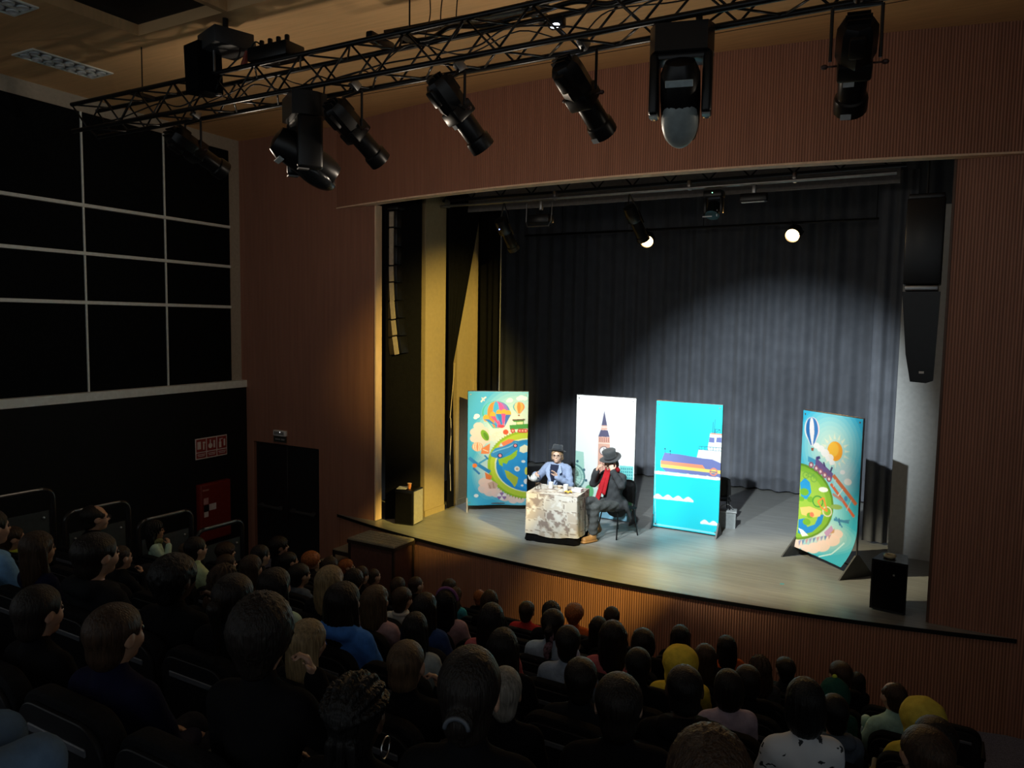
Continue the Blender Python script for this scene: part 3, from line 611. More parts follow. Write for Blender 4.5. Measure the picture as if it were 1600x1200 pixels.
s1 = thing('floor_speaker', 'black floor speaker with a cup on it, left edge of the stage', 'speaker', (-7.42, 9.72, 0), (0, 0, 0.15))
part('cabinet', MB().box((0, 0, 0.29), (0.34, 0.34, 0.57), bev=0.012), BLACKM, s1)
part('lit_side_face', MB().box((0.172, 0, 0.29), (0.006, 0.30, 0.53)), mat('lit_side_grey', (0.30, 0.28, 0.24, 1), 0.5), s1)  # lit right face of the cabinet, its light put into the colour
part('grille', MB().box((0, -0.175, 0.28), (0.30, 0.012, 0.5), bev=0.004, seg=1), BLACKF, s1)
s2 = thing('floor_speaker', 'black floor speaker with a tape roll on it, right edge of the stage', 'speaker', (-0.37, 9.78, 0), (0, 0, -0.1))
part('cabinet', MB().prism([(-0.19, -0.2), (0.19, -0.2), (0.13, 0.2), (-0.13, 0.2)], 0.02, 0.61), BLACKM, s2)
part('grille', MB().box((0, -0.205, 0.31), (0.34, 0.012, 0.54), bev=0.004, seg=1), BLACKF, s2)
part('badge', MB().box((0.05, -0.213, 0.46), (0.02, 0.004, 0.02)), GREYP, s2)
tag(obj('tape_roll', MB().tube([(0.05*math.cos(a), 0.05*math.sin(a), 0.02) for a in [2*PI*i/18 for i in range(18)]], 0.02, 8, True).mesh('tape_roll', True), mat('tan_tape', (0.5, 0.42, 0.25, 1), 0.5), None, (-0.40, 9.74, 0.615)), 'tan tape roll on the right floor speaker', 'tape')
cp = thing('paper_cup', 'small orange cup on the left floor speaker', 'cup', (-7.38, 9.68, 0.577))
part('body', MB().lathe([(0.022, 0), (0.034, 0.085), (0.031, 0.085), (0.02, 0.004)], 14), mat('orange_cup', (0.75, 0.28, 0.10, 1), 0.5), cp); part('rim', MB().tube([(0.035*math.cos(a), 0.035*math.sin(a), 0.085) for a in [2*PI*i/14 for i in range(14)]], 0.004, 6, True), mat('cup_rim', (0.85, 0.6, 0.45, 1), 0.5), cp)
tag(obj('paper_sheet', MB().box((0, 0, 0.003), (0.16, 0.20, 0.006)).mesh('paper_sheet'), WHITEP, None, (-7.5, 9.66, 0.577), (0, 0, 0.4)), 'white sheets of paper beside the orange cup', 'paper')
# ------------------------------------------------------------------ printed banners: the print is painted into vertex colours
def homog(src, dst):
    A = []; B = []
    for (x, y), (u, v) in zip(src, dst):
        A += [[x, y, 1, 0, 0, 0, -u*x, -u*y], [0, 0, 0, x, y, 1, -v*x, -v*y]]; B += [u, v]
    h = np.linalg.solve(np.array(A, float), np.array(B, float)); return np.append(h, 1).reshape(3, 3)
class Paint:
    def __init__(s, quad, nx, ny, ss=2):
        s.W, s.H, s.ss = nx*ss, ny*ss, ss
        s.M = homog(quad, [(0, 0), (s.W, 0), (s.W, s.H), (0, s.H)]); s.c = np.zeros((s.H, s.W, 3))
    def fill(s, top, bot):
        t = np.linspace(0, 1, s.H)[:, None, None]; s.c[:] = np.array(top)*(1-t)+np.array(bot)*t
    def tr(s, P):
        P = np.c_[np.array(P, float), np.ones(len(P))] @ s.M.T; return P[:, :2]/P[:, 2:]
    def poly(s, P, col, a=1.0):
        P = s.tr(P); x0, y0 = np.floor(P.min(0)).astype(int)-1; x1, y1 = np.ceil(P.max(0)).astype(int)+1
        x0 = max(x0, 0); y0 = max(y0, 0); x1 = min(x1, s.W); y1 = min(y1, s.H)
        if x1 <= x0 or y1 <= y0: return s
        X, Y = np.meshgrid(np.arange(x0, x1)+0.5, np.arange(y0, y1)+0.5); ins = np.zeros(X.shape, bool)
        for (ax, ay), (bx, by) in zip(P, np.roll(P, -1, 0)):
            c = (ay > Y) != (by > Y)
            if ay != by: ins ^= c & (X < (bx-ax)*(Y-ay)/(by-ay)+ax)
        r = s.c[y0:y1, x0:x1]; r[ins] = r[ins]*(1-a)+np.array(col)*a; return s
    def ell(s, cx, cy, rx, ry, col, rot=0, a=1.0, n=36, a0=0, a1=360):
        t = np.radians(np.linspace(a0, a1, n)); c, q = math.cos(math.radians(rot)), math.sin(math.radians(rot))
        x = rx*np.cos(t); y = ry*np.sin(t); P = np.c_[cx+x*c-y*q, cy+x*q+y*c]
        if a1-a0 < 359: P = np.vstack([P, [[cx, cy]]])
        return s.poly(P, col, a)
    def soft(s, cx, cy, rx, ry, col, a=1.0, k=10):
        for i in range(k): s.ell(cx, cy, rx*(1-i/k), ry*(1-i/k), col, a=a*1.6/k)
        return s
    def line(s, P, w, col, a=1.0):
        P = np.array(P, float)
        for p, q in zip(P, P[1:]):
            d = q-p; L_ = np.hypot(*d) or 1; n = np.array([-d[1], d[0]])/L_*w/2
            s.poly([p+n, q+n, q-n, p-n], col, a)
        return s
    def ring(s, cx, cy, r, w, col, n=28):
        t = np.linspace(0, 2*PI, n); return s.line(np.c_[cx+r*np.cos(t), cy+r*np.sin(t)], w, col)
    def out(s):
        k = s.ss; c = s.c.reshape(s.H//k, k, s.W//k, k, 3).mean((1, 3))/255.0
        c = np.clip(c, 0, 1); return np.where(c <= 0.04045, c/12.92, ((c+0.055)/1.055)**2.4)
def sheet(name, col, w, h, parent, bend=None):
    ny, nx = col.shape[:2]; V = []
    for j in range(ny):
        for i in range(nx):
            u = i/(nx-1); v = j/(ny-1); x, y, z = (u-0.5)*w, 0.0, (1-v)*h
            if bend: x, y, z = bend(u, v, x, y, z)
            V.append((x, y, z))
    V = np.array(V); I = np.arange(nx*ny).reshape(ny, nx)
    F = np.c_[I[:-1, :-1].ravel(), I[1:, :-1].ravel(), I[1:, 1:].ravel(), I[:-1, 1:].ravel()]
    # a thin second skin behind gives the sheet its thickness
    V2 = V.copy(); V2[:, 1] += 0.004; n = len(V)
    edge = []
    for a in (I[0, :], I[:, -1], I[-1, ::-1], I[::-1, 0]): edge += list(a[:-1])
    E_ = np.array([(edge[i], edge[(i+1) % len(edge)], edge[(i+1) % len(edge)]+n, edge[i]+n) for i in range(len(edge))])
    me = mesh_np(name, np.vstack([V, V2]), np.vstack([F, F[:, ::-1]+n, E_]))
    at = me.color_attributes.new('print', 'FLOAT_COLOR', 'POINT')
    c = np.ones((2*n, 4)); c[:n, :3] = col.reshape(-1, 3)*0.72; c[n:, :3] = (0.72, 0.72, 0.7)
    at.data.foreach_set('color', c.ravel())
    return obj(name, me, vcol('printed_banner', 0.5, 0.3), parent)
SKYB = (62, 168, 208)
def clouds(p, L_, col, a=0.9):
    for x, y, r in L_: p.ell(x, y, r*1.25, r, col, a=a)
def balloon(p, cx, cy, rx, ry, cols, basket=True):
    p.ell(cx, cy, rx, ry, cols[0]); p.poly([(cx-rx*0.93, cy+ry*0.35), (cx+rx*0.93, cy+ry*0.35), (cx+rx*0.22, cy+ry*1.35), (cx-rx*0.22, cy+ry*1.35)], cols[0])
    n = len(cols)
    for i in range(n):
        a0 = -1+2*i/n; a1 = -1+2*(i+1)/n; P = []
        for t in np.linspace(-1, 1.3, 16):
            k = math.sqrt(max(1-min(t, 1)**2, 0)) if t < 0.35 else 0.937*(1-(t-0.35)*0.78)
            P.append((cx+rx*k*math.sin(a0*PI/2), cy+ry*t))
        Q = []
        for t in np.linspace(1.3, -1, 16):
            k = math.sqrt(max(1-min(t, 1)**2, 0)) if t < 0.35 else 0.937*(1-(t-0.35)*0.78)
            Q.append((cx+rx*k*math.sin(a1*PI/2), cy+ry*t))
        p.poly(P+Q, cols[i])
    if basket: p.poly([(cx-rx*0.18, cy+ry*1.5), (cx+rx*0.18, cy+ry*1.5), (cx+rx*0.14, cy+ry*1.75), (cx-rx*0.14, cy+ry*1.75)], (150, 80, 50))
def bike(p, x, y, s, col, rot=0):
    c, q = math.cos(rot), math.sin(rot); T = lambda a, b: (x+s*(a*c-b*q), y+s*(a*q+b*c))
    for a in (-1, 1): p.ring(*T(a*0.9, 0), s*0.62, s*0.16, col)
    p.line([T(-0.9, 0), T(-0.3, -0.8), T(0.6, -0.7), T(0.05, 0), T(-0.9, 0)], s*0.15, col); p.line([T(0.9, 0), T(0.55, -1.0), T(0.75, -1.1)], s*0.15, col)
NX, NY = 140, 270
# left banner
p = Paint([(45, 58), (580, 60), (557, 1112), (40, 1110)], NX, NY); p.fill((70, 170, 210), (60, 172, 205))
p.soft(480, 330, 330, 330, (250, 236, 208), 0.9); p.soft(330, 480, 260, 240, (252, 240, 220), 0.9); p.soft(520, 900, 350, 230, (250, 226, 200), 0.85); p.soft(230, 800, 150, 260, (250, 232, 214), 0.8)
clouds(p, [(140, 385, 36), (115, 440, 40), (110, 500, 36), (170, 440, 50), (150, 540, 40), (190, 500, 46)], (236, 208, 196))
clouds(p, [(190, 900, 40), (190, 960, 42), (240, 985, 44), (300, 1000, 40), (250, 930, 50), (370, 1040, 36), (440, 1060, 34), (500, 1060, 30)], (238, 200, 186))
clouds(p, [(515, 118, 22), (545, 124, 18), (490, 126, 16), (415, 142, 20), (395, 150, 12), (125, 290, 20), (112, 306, 14), (122, 1022, 16)], (250, 246, 236))
p.line([(160, 160), (182, 128), (205, 112)], 12, (245, 225, 210)); p.line([(165, 118), (182, 132), (190, 150)], 9, (240, 200, 190))
p.ell(570, 740, 352, 312, (150, 190, 40)); p.ell(575, 742, 335, 296, (186, 206, 60)); p.ell(585, 745, 306, 250, (226, 234, 190)); p.ell(588, 748, 296, 240, (28, 136, 206)); p.ell(592, 752, 250, 215, (40, 152, 220))
for i in range(46):
    a = math.radians(100+i*4.2); x = 570+340*math.cos(a); y = 740+306*math.sin(a)
    p.poly([(x-8, y), (x+8, y), (x+18*math.cos(a), y+24*math.sin(a))], (110+(i*37) % 60, 160, 40))
p.poly([(310, 690), (350, 680), (420, 650), (480, 600), (470, 660), (440, 690), (400, 705), (385, 735), (350, 725), (350, 760), (320, 740)], (150, 196, 50))
p.poly([(365, 790), (400, 800), (440, 830), (485, 860), (475, 910), (452, 948), (425, 905), (385, 860)], (176, 190, 60)); p.poly([(500, 580), (540, 556), (575, 570), (570, 620), (530, 635), (495, 620)], (236, 238, 214))
p.ell(475, 780, 24, 24, (240, 240, 230)); p.ell(475, 780, 12, 13, (210, 180, 150)); p.ell(552, 895, 20, 24, (240, 240, 235)); p.ell(530, 712, 18, 12, (232, 240, 240)); p.ell(556, 800, 16, 36, (226, 220, 90)); p.ell(518, 932, 12, 9, (226, 238, 245))
balloon(p, 292, 258, 122, 108, [(70, 180, 150), (90, 190, 210), (246, 140, 60), (60, 170, 220), (236, 90, 160), (150, 110, 190), (60, 140, 200)], False)
for i, (x, y) in enumerate([(205, 310), (262, 282), (318, 262), (362, 258), (398, 268)]): p.ell(x, y, 26, 32, (250, 170, 60)); p.poly([(x-24, y+10), (x+24, y+10), (340+(x-300)*0.25, 395)], [(50, 130, 200), (236, 90, 140), (40, 130, 200), (236, 80, 150), (60, 110, 190)][i])
p.ell(338, 386, 28, 16, (220, 70, 90))
balloon(p, 492, 205, 50, 48, [(60, 170, 190), (250, 200, 150), (244, 130, 60), (250, 170, 90), (240, 110, 60)])
p.poly([(410, 375), (470, 372), (470, 345), (445, 345), (440, 325), (540, 322), (535, 345), (535, 365), (580, 362), (578, 405), (414, 418)], (70, 150, 70)); p.poly([(474, 346), (528, 342), (528, 366), (474, 370)], (240, 220, 170)); p.poly([(436, 322), (545, 318), (545, 330), (436, 335)], (90, 70, 60))
for x in (438, 500, 525, 550): p.ell(x, 428, 20, 20, (205, 70, 70)); p.ell(x, 428, 9, 9, (250, 190, 160))
p.ell(376, 440, 24, 24, (220, 90, 60)); p.ell(195, 470, 30, 55, (120, 170, 50), -28); p.ell(205, 480, 16, 40, (90, 140, 40), -28)
bike(p, 290, 480, 36, (230, 220, 200), -0.5)
for i in range(5): p.ell(130, 575, 46-9*i, 42, [(240, 150, 110), (252, 226, 200)][i % 2])
p.poly([(170, 590), (240, 545), (232, 640), (160, 640)], (224, 130, 80)); p.line([(178, 600), (225, 620)], 8, (250, 210, 180))
p.poly([(245, 640), (285, 590), (350, 575), (440, 520), (480, 520), (495, 545), (470, 580), (400, 630), (330, 675), (290, 680), (250, 665)], (52, 140, 206)); p.poly([(310, 580), (330, 545), (400, 505), (455, 510), (430, 535), (350, 575)], (240, 130, 90)); p.poly([(318, 575), (335, 540), (355, 570)], (190, 225, 235)); p.line([(262, 630), (300, 612), (400, 580), (470, 540)], 9, (130, 196, 232))
for x, y, r in ((327, 658, 22), (460, 566, 20)): p.ell(x, y, r, r, (30, 60, 110)); p.ell(x, y, r*0.62, r*0.62, (240, 150, 160))
p.line([(58, 675), (120, 730), (240, 810)], 30, (40, 130, 190)); p.line([(95, 770), (150, 825)], 18, (40, 120, 180)); p.line([(120, 745), (220, 680)], 16, (60, 150, 200)); p.line([(192, 655), (225, 690)], 14, (40, 120, 180)); p.ell(108, 748, 20, 20, (236, 120, 50))
p.poly([(195, 810), (260, 845), (245, 880), (205, 870)], (232, 120, 60)); p.poly([(220, 910), (270, 890), (310, 920), (290, 960), (230, 960)], (206, 170, 150)); p.line([(235, 925), (245, 960)], 6, (160, 110, 100)); p.line([(265, 905), (275, 955)], 6, (160, 110, 100))
for i in range(6): p.ell(342, 1030, 40, 36, [(150, 110, 160), (240, 230, 225)][i % 2], a0=60*i, a1=60*i+60, n=10)
ART1 = p.out()
# London banner
p = Paint([(68, 50), (603, 85), (565, 1185), (45, 1135)], NX, NY); p.fill((250, 251, 250), (246, 250, 249))
p.poly([(40, 560), (130, 575), (140, 800), (40, 900)], (176, 222, 208)); p.poly([(40, 800), (320, 880), (320, 1150), (40, 1140)], (190, 228, 218), 0.6)
p.ring(20, 800, 118, 14, (90, 140, 140)); p.ring(20, 800, 92, 6, (120, 165, 160))
for a in range(-60, 61, 24): p.line([(20, 800), (20+110*math.cos(math.radians(a)), 800+110*math.sin(math.radians(a)))], 4, (130, 176, 170))
for x, y in ((74, 660), (134, 735), (152, 830)): p.ell(x, y, 11, 12, (70, 110, 125))
p.poly([(450, 685), (575, 690), (560, 1000), (440, 960)], (120, 200, 196))
for j in range(9):
    for i in range(6): p.poly([(462+i*18, 706+j*27), (473+i*18, 707+j*27), (473+i*18, 724+j*27), (462+i*18, 723+j*27)], (60, 140, 150))
p.poly([(440, 940), (560, 930), (555, 1090), (430, 1080)], (96, 176, 120)); p.ell(180, 930, 40, 60, (110, 186, 130)); p.line([(470, 995), (560, 1000)], 16, (60, 110, 120)); p.poly([(40, 1040), (560, 1085), (560, 1200), (40, 1150)], (150, 206, 232)); p.ell(455, 1060, 34, 60, (230, 240, 236))
p.poly([(318, 195), (343, 330), (292, 330)], (92, 90, 116)); p.poly([(290, 330), (344, 330), (344, 372), (286, 372)], (226, 178, 160)); p.line([(288, 345), (344, 346)], 7, (250, 235, 225)); p.poly([(284, 372), (348, 374), (364, 435), (262, 432)], (92, 90, 116))
p.poly([(262, 432), (366, 436), (372, 900), (250, 890)], (222, 172, 152))
for i in range(5): p.line([(278+i*19, 442), (278+i*19, 480)], 7, (160, 100, 96))
p.line([(256, 490), (368, 494)], 8, (245, 220, 205)); p.ell(312, 560, 38, 38, (250, 244, 236)); p.ring(312, 560, 38, 7, (120, 90, 100)); p.line([(312, 560), (312, 532)], 5, (80, 70, 90)); p.line([(312, 560), (330, 568)], 5, (80, 70, 90))
for i in range(4): p.line([(280+i*22, 620), (278+i*22, 880)], 6, (190, 130, 118))
ART2 = p.out()
# ship banner
p = Paint([(130, 85), (648, 118), (605, 1145), (97, 1065)], NX, NY); p.fill((44, 214, 224), (40, 222, 236))
WH = (244, 250, 250); PUR = (112, 122, 178)
p.poly([(100, 580), (640, 640), (640, 1145), (90, 1070)], (36, 216, 232)); p.line([(105, 583), (165, 590)], 5, (30, 150, 180))
p.poly([(455, 470), (640, 480), (640, 590), (440, 530)], WH); p.poly([(545, 340), (645, 345), (640, 480), (522, 470)], WH); p.line([(545, 343), (645, 350)], 9, (244, 150, 120))
for x in (540, 596): p.poly([(x, 372), (x+40, 374), (x+38, 414), (x-6, 410)], PUR)
p.line([(565, 340), (570, 250)], 4, (40, 90, 120)); p.line([(578, 340), (583, 230)], 4, (40, 90, 120)); p.line([(585, 340), (585, 308), (625, 312), (622, 340)], 4, (40, 90, 120)); p.line([(590, 335), (620, 312)], 4, (40, 90, 120))
p.line([(457, 442), (640, 455)], 4, (40, 110, 130)); p.line([(457, 468), (640, 480)], 3, (40, 110, 130))
for i in range(9): p.line([(458+i*22, 442+i*1.5), (458+i*22, 470+i*1.5)], 3, (40, 110, 130))
p.poly([(190, 492), (300, 505), (450, 532), (560, 545), (640, 580), (640, 690), (200, 640), (165, 605), (165, 560)], PUR)
p.poly([(162, 552), (300, 570), (485, 590), (505, 620), (640, 640), (640, 650), (160, 585)], (246, 148, 112)); p.poly([(160, 583), (640, 634), (640, 660), (162, 606)], (250, 216, 110))
p.ring(570, 643, 27, 10, (246, 140, 110)); p.line([(540, 640), (600, 647)], 8, (120, 110, 140))
for x, y in ((195, 462), (235, 480)): p.line([(x, y), (x, y+28)], 4, (40, 80, 110)); p.ell(x, y, 6, 7, (40, 80, 110))
def waves(p, x0, y0, n, dx, sl, h, col):
    P = [(x0, y0+h)]
    for i in range(n):
        for t in np.linspace(0, PI, 8): P.append((x0+i*dx+dx*t/PI, y0+sl*(i*dx+dx*t/PI)-h*math.sin(t)**1.3+0.35*h))
    P.append((x0+n*dx, y0+sl*n*dx+h)); p.poly(P, col)
p.poly([(105, 632), (640, 690), (640, 704), (105, 642)], WH); waves(p, 105, 640, 7, 76, 0.105, 16, WH); waves(p, 100, 824, 4, 78, 0.11, 24, WH); waves(p, 465, 1026, 3, 70, 0.13, 22, WH)
p.line([(118, 140), (118, 1060)], 5, (170, 244, 248)); p.line([(100, 1048), (600, 1128)], 14, (190, 244, 250), 0.7)
ART3 = p.out()
# right banner (the other half of the globe picture)
p = Paint([(175, 70), (520, 122), (470, 930), (112, 850)], NX, NY); p.fill((52, 178, 210), (48, 176, 206))
p.soft(330, 270, 190, 230, (250, 238, 200), 0.95); p.soft(420, 430, 80, 120, (250, 232, 220), 0.6); p.soft(250, 770, 260, 110, (246, 226, 216), 0.9); p.soft(330, 620, 130, 200, (240, 240, 220), 0.5)
clouds(p, [(250, 840, 34), (300, 820, 36), (350, 780, 34), (370, 740, 26), (200, 850, 26), (140, 830, 30)], (240, 208, 200))
balloon(p, 225, 175, 45, 66, [(240, 230, 220), (40, 110, 170), (240, 226, 222), (60, 120, 176), (246, 214, 210)])
p.ell(358, 290, 44, 52, (250, 160, 40)); p.ell(350, 280, 30, 38, (252, 186, 60))
for i in range(16):
    a = i*PI/8; p.poly([(358+56*math.cos(a-0.12), 290+64*math.sin(a-0.12)), (358+56*math.cos(a+0.12), 290+64*math.sin(a+0.12)), (358+88*math.cos(a), 290+98*math.sin(a))], (250, 232, 190), 0.7)
clouds(p, [(250, 262, 16), (275, 278, 18), (300, 300, 20), (325, 325, 20), (340, 350, 14), (400, 400, 12), (430, 450, 18)], (250, 236, 226))
p.ell(112, 580, 232, 224, (96, 140, 40)); p.ell(110, 580, 222, 212, (126, 176, 52)); p.ell(112, 580, 190, 182, (150, 190, 70))
p.poly([(145, 470), (175, 440), (205, 465), (212, 520), (185, 560), (150, 560)], (40, 150, 210)); p.poly([(130, 680), (170, 670), (185, 720), (230, 700), (255, 640), (285, 640), (270, 690), (220, 745), (160, 770), (130, 760)], (34, 134, 206)); p.poly([(140, 610), (200, 600), (270, 620), (262, 650), (220, 660), (150, 650)], (240, 196, 120)); p.poly([(130, 730), (160, 740), (200, 770), (160, 780)], (236, 240, 240))
for x, y, r in ((170, 520, 26), (205, 560, 20), (150, 560, 18), (180, 690, 24), (200, 650, 20)): p.ell(x, y, r, r*0.8, (110, 170, 50))
p.ell(285, 500, 28, 14, (240, 236, 226)); bike(p, 205, 435, 28, (110, 160, 70), 0.35); p.ring(250, 568, 30, 7, (60, 140, 60)); p.ring(305, 620, 26, 7, (220, 210, 190)); p.line([(250, 568), (285, 545), (305, 620), (270, 600), (250, 568)], 8, (236, 130, 60)); p.ell(212, 645, 13, 14, (240, 120, 90))
p.poly([(198, 320), (245, 340), (240, 365), (196, 350)], (70, 150, 180)); p.poly([(245, 325), (345, 410), (335, 445), (240, 370)], (110, 84, 130)); p.line([(248, 330), (270, 325)], 16, (70, 60, 110)); p.line([(290, 350), (297, 375)], 9, (70, 60, 100)); p.line([(340, 375), (330, 400)], 10, (70, 60, 100))
for x, y in ((215, 368), (245, 385), (270, 402), (295, 420), (320, 440)): p.ell(x, y, 15, 17, (150, 90, 110)); p.ell(x, y, 7, 8, (236, 200, 190))
p.line([(345, 418), (478, 568)], 20, (206, 110, 70)); p.line([(330, 465), (465, 635)], 16, (206, 100, 66)); p.line([(360, 440), (345, 480)], 5, (190, 200, 200)); p.line([(450, 545), (420, 605)], 5, (190, 200, 200)); p.line([(400, 490), (370, 530)], 6, (220, 220, 214)); p.line([(340, 520), (400, 555)], 14, (180, 130, 120)); p.ell(418, 540, 10, 14, (70, 140, 190))
p.ell(360, 590, 36, 14, (140, 170, 90)); p.line([(345, 660), (435, 668)], 14, (60, 130, 170)); p.line([(355, 645), (395, 700)], 9, (70, 140, 180)); p.line([(375, 650), (380, 690)], 8, (60, 110, 160)); p.line([(410, 660), (440, 655)], 6, (70, 130, 170))
for i in range(9): p.poly([(140+i*22, 810-i*7), (160+i*22, 800-i*7), (150+i*22, 842-i*8)], [(150, 150, 190), (110, 140, 180), (190, 150, 160)][i % 3])
p.poly([(290, 740), (330, 695), (345, 720), (310, 765)], (190, 150, 190)); p.poly([(325, 745), (350, 708), (350, 735)], (196, 150, 110)); p.line([(300, 888), (370, 860), (420, 785)], 9, (196, 232, 240))
ART4 = p.out()
def banner(name, label, L_, R_, z0, z1, art, kind):
    L_ = Vector((*L_, 0)); R_ = Vector((*R_, 0)); c = (L_+R_)/2; d = R_-L_; w = d.length; h = z1-z0
    t = thing('banner_stand', label, 'banner', c, (0, 0, math.atan2(d.y, d.x)), 'printed banners on the stage')
    def bend(u, v, x, y, z):
        s = 0.012*math.sin(u*PI)*math.sin(v*PI*0.5)
        if kind == 'foot': k = max(0, v-0.72)/0.28; y += -0.16*k**2*(0.4+0.6*u); x += -0.09*k**2*u; z += 0.03*k*k
        if kind == 'leg': k = max(0, v-0.93)/0.07; y += -0.02*k*math.sin(u*9)
        return x, y+s, z+z0
    sheet('sheet', art, w, h, t, bend)
    POLE = mat('banner_pole', (0.05, 0.05, 0.052, 1), 0.35, metal=0.5)
    for s in (-1, 1): part('pole', MB().cyl((s*(w/2-0.005), 0.022, 0.02), (s*(w/2-0.005), 0.022, z1+0.005), 0.012, n=8), POLE, t)
    part('top_bar', MB().cyl((-w/2, 0.022, z1), (w/2, 0.022, z1), 0.012, n=8), POLE, t); part('bottom_bar', MB().cyl((-w/2, 0.03, z0+0.03), (w/2, 0.03, z0+0.03), 0.012, n=8), POLE, t)
    for sx in (-1, 1):
        for sz in (z0+0.05, z1-0.05): part('eyelet', MB().cyl((sx*(w/2-0.045), -0.002, sz), (sx*(w/2-0.045), -0.006, sz), 0.012, n=8), STEEL, t)
    for s in (-1, 1):
        M = Matrix.Translation((s*(w/2), 0.02, 0)) @ Matrix(((0, 0, 1, 0), (1, 0, 0, 0), (0, 1, 0, 0), (0, 0, 0, 1)))
        fl_ = 0.30 if kind == 'foot' else 0.17; fh = 0.30 if kind == 'foot' else 0.22
        part('foot', MB().prism([(-fl_, 0), (fl_, 0), (0.03, fh), (-0.03, fh)], -0.012, 0.012, M), mat('foot_dark', (0.045, 0.045, 0.045, 1), 0.5) if kind != 'leg' else mat('foot_grey', (0.22, 0.20, 0.17, 1), 0.6), t)
    return t
banner('b', 'tall banner printed with balloons and the left half of a globe', (-7.06, 10.90), (-6.20, 11.50), 0.09, 2.09, ART1, 'leg')
banner('b', 'white banner printed with a clock tower behind the seated performers', (-5.35, 11.66), (-4.29, 11.66), 0.02, 2.08, ART2, 'frame')
banner('b', 'turquoise banner printed with a ship and waves', (-3.94, 11.65), (-2.88, 11.65), 0.02, 2.07, ART3, 'frame')
banner('b', 'banner on black triangular feet printed with the right half of a globe', (-1.67, 11.36), (-0.84, 10.72), 0.10, 2.11, ART4, 'foot')
# ------------------------------------------------------------------ table, cloth and tableware
TR = math.radians(8.0); TC = (-4.99, 10.27)
tb = thing('table', 'small table hidden under a stone-print cloth on the stage', 'table', (*TC, 0), (0, 0, TR))
part('tabletop', MB().box((0, 0, 0.715), (0.76, 0.62, 0.03), bev=0.005, seg=1), FRM, tb)
for sx in (-1, 1):
    for sy in (-1, 1): part('leg', MB().box((sx*0.34, sy*0.27, 0.35), (0.04, 0.04, 0.70)), FRM, tb)
def skirt(name, label, hw_, hd_, z0, z1, top, amp, m, colf=None, seed=0, flare=0.0, n=160, nz_=44):
    V = []; C_ = []; F = []; rr = 0.03
    def per(t):
        L1, L2 = 2*hw_, 2*hd_; P = 2*(L1+L2); s = t*P
        if s < L1: return (-hw_+s, -hd_), (0, -1), s
        if s < L1+L2: return (hw_, -hd_+s-L1), (1, 0), s
        if s < 2*L1+L2: return (hw_-(s-L1-L2), hd_), (0, 1), s
        return (-hw_, hd_-(s-2*L1-L2)), (-1, 0), s
    for j in range(nz_+1):
        f = j/nz_; z = z1-(z1-z0)*f
        for i in range(n):
            (x, y), nn, s = per(i/n); o = amp*f*(math.sin(s*23+seed)+0.6*math.sin(s*41+2*seed+f*2)) + flare*f
            V.append((x+nn[0]*o, y+nn[1]*o, z+(0.018*math.sin(s*9+seed)*f if j == nz_ else 0)+(-0.004*(1-f))))
            C_.append(colf(s, z) if colf else (1, 1, 1))
    for j in range(nz_):
        for i in range(n): F.append((j*n+i, (j+1)*n+i, (j+1)*n+(i+1) % n, j*n+(i+1) % n))
    if top:
        gx, gy = 44, 30; b0 = len(V)
        for j in range(gy+1):
            for i in range(gx+1):
                x = -hw_+2*hw_*i/gx; y = -hd_+2*hd_*j/gy; V.append((x, y, z1+0.002*math.sin(x*30)*math.sin(y*26))); C_.append(colf(x*1.0+7, y*1.0+3))
        for j in range(gy):
            for i in range(gx): q = b0+j*(gx+1)+i; F.append((q, q+1, q+gx+2, q+gx+1))
    me = mesh_np(name, V, F)
    if colf:
        at = me.color_attributes.new('print', 'FLOAT_COLOR', 'POINT'); c = np.ones((len(V), 4)); c[:, :3] = np.array(C_)*(0.86, 0.86, 0.86); at.data.foreach_set('color', c.ravel())
    return tag(obj(name, me, m, None, (*TC, 0), (0, 0, TR)), label, 'tablecloth')
def stone(s, z):
    rh = 0.165; r = math.floor(z/rh); rnd = random.Random(r*7+1); bw = 0.22+0.10*rnd.random(); s2 = s+rnd.random()*0.3+0.010*math.sin(z*40+s*11)
    k = math.floor(s2/bw); u = s2/bw-k; v = (z+0.010*math.sin(s*23))/rh; v -= math.floor(v); rb = random.Random(r*131+k*17)
    base = rb.choice([(0.60, 0.51, 0.41), (0.66, 0.59, 0.49), (0.55, 0.46, 0.37), (0.70, 0.65, 0.57)]); dark = rb.random() < 0.5
    blot = math.sin(s*17+rb.random()*9)*math.sin(z*24+rb.random()*9)+0.45*math.sin(s*41+z*23)+0.25*math.sin(s*90-z*70)
    c = base
    if dark and blot > 0.15: c = (0.33, 0.26, 0.22)
    elif dark and blot > 0.0: c = (0.44, 0.36, 0.30)
    elif blot < -0.6: c = (0.76, 0.72, 0.65)
    if u < 0.03 or v < 0.04: c = (0.30, 0.24, 0.19)
    elif u < 0.10 or v < 0.13: c = (0.72, 0.66, 0.57)
    return c
skirt('under_cloth', 'black under-cloth showing below the stone-print tablecloth', 0.375, 0.305, 0.004, 0.20, False, 0.006, BLACKF, None, 2, 0.050)
skirt('tablecloth', 'cream and brown stone-print tablecloth draped over the stage table', 0.40, 0.33, 0.105, 0.738, True, 0.006, vcol('printed_cloth', 0.8, 0.1), stone, 1, 0.022)
TM = Matrix.Translation((*TC, 0.740)) @ Matrix.Rotation(TR, 4, 'Z')
def on_table(x, y): q = TM @ Vector((x, y, 0)); return (q.x, q.y, q.z)
PORC = mat('white_porcelain', (0.72, 0.71, 0.69, 1), 0.2, spec=0.6, var=0.03)
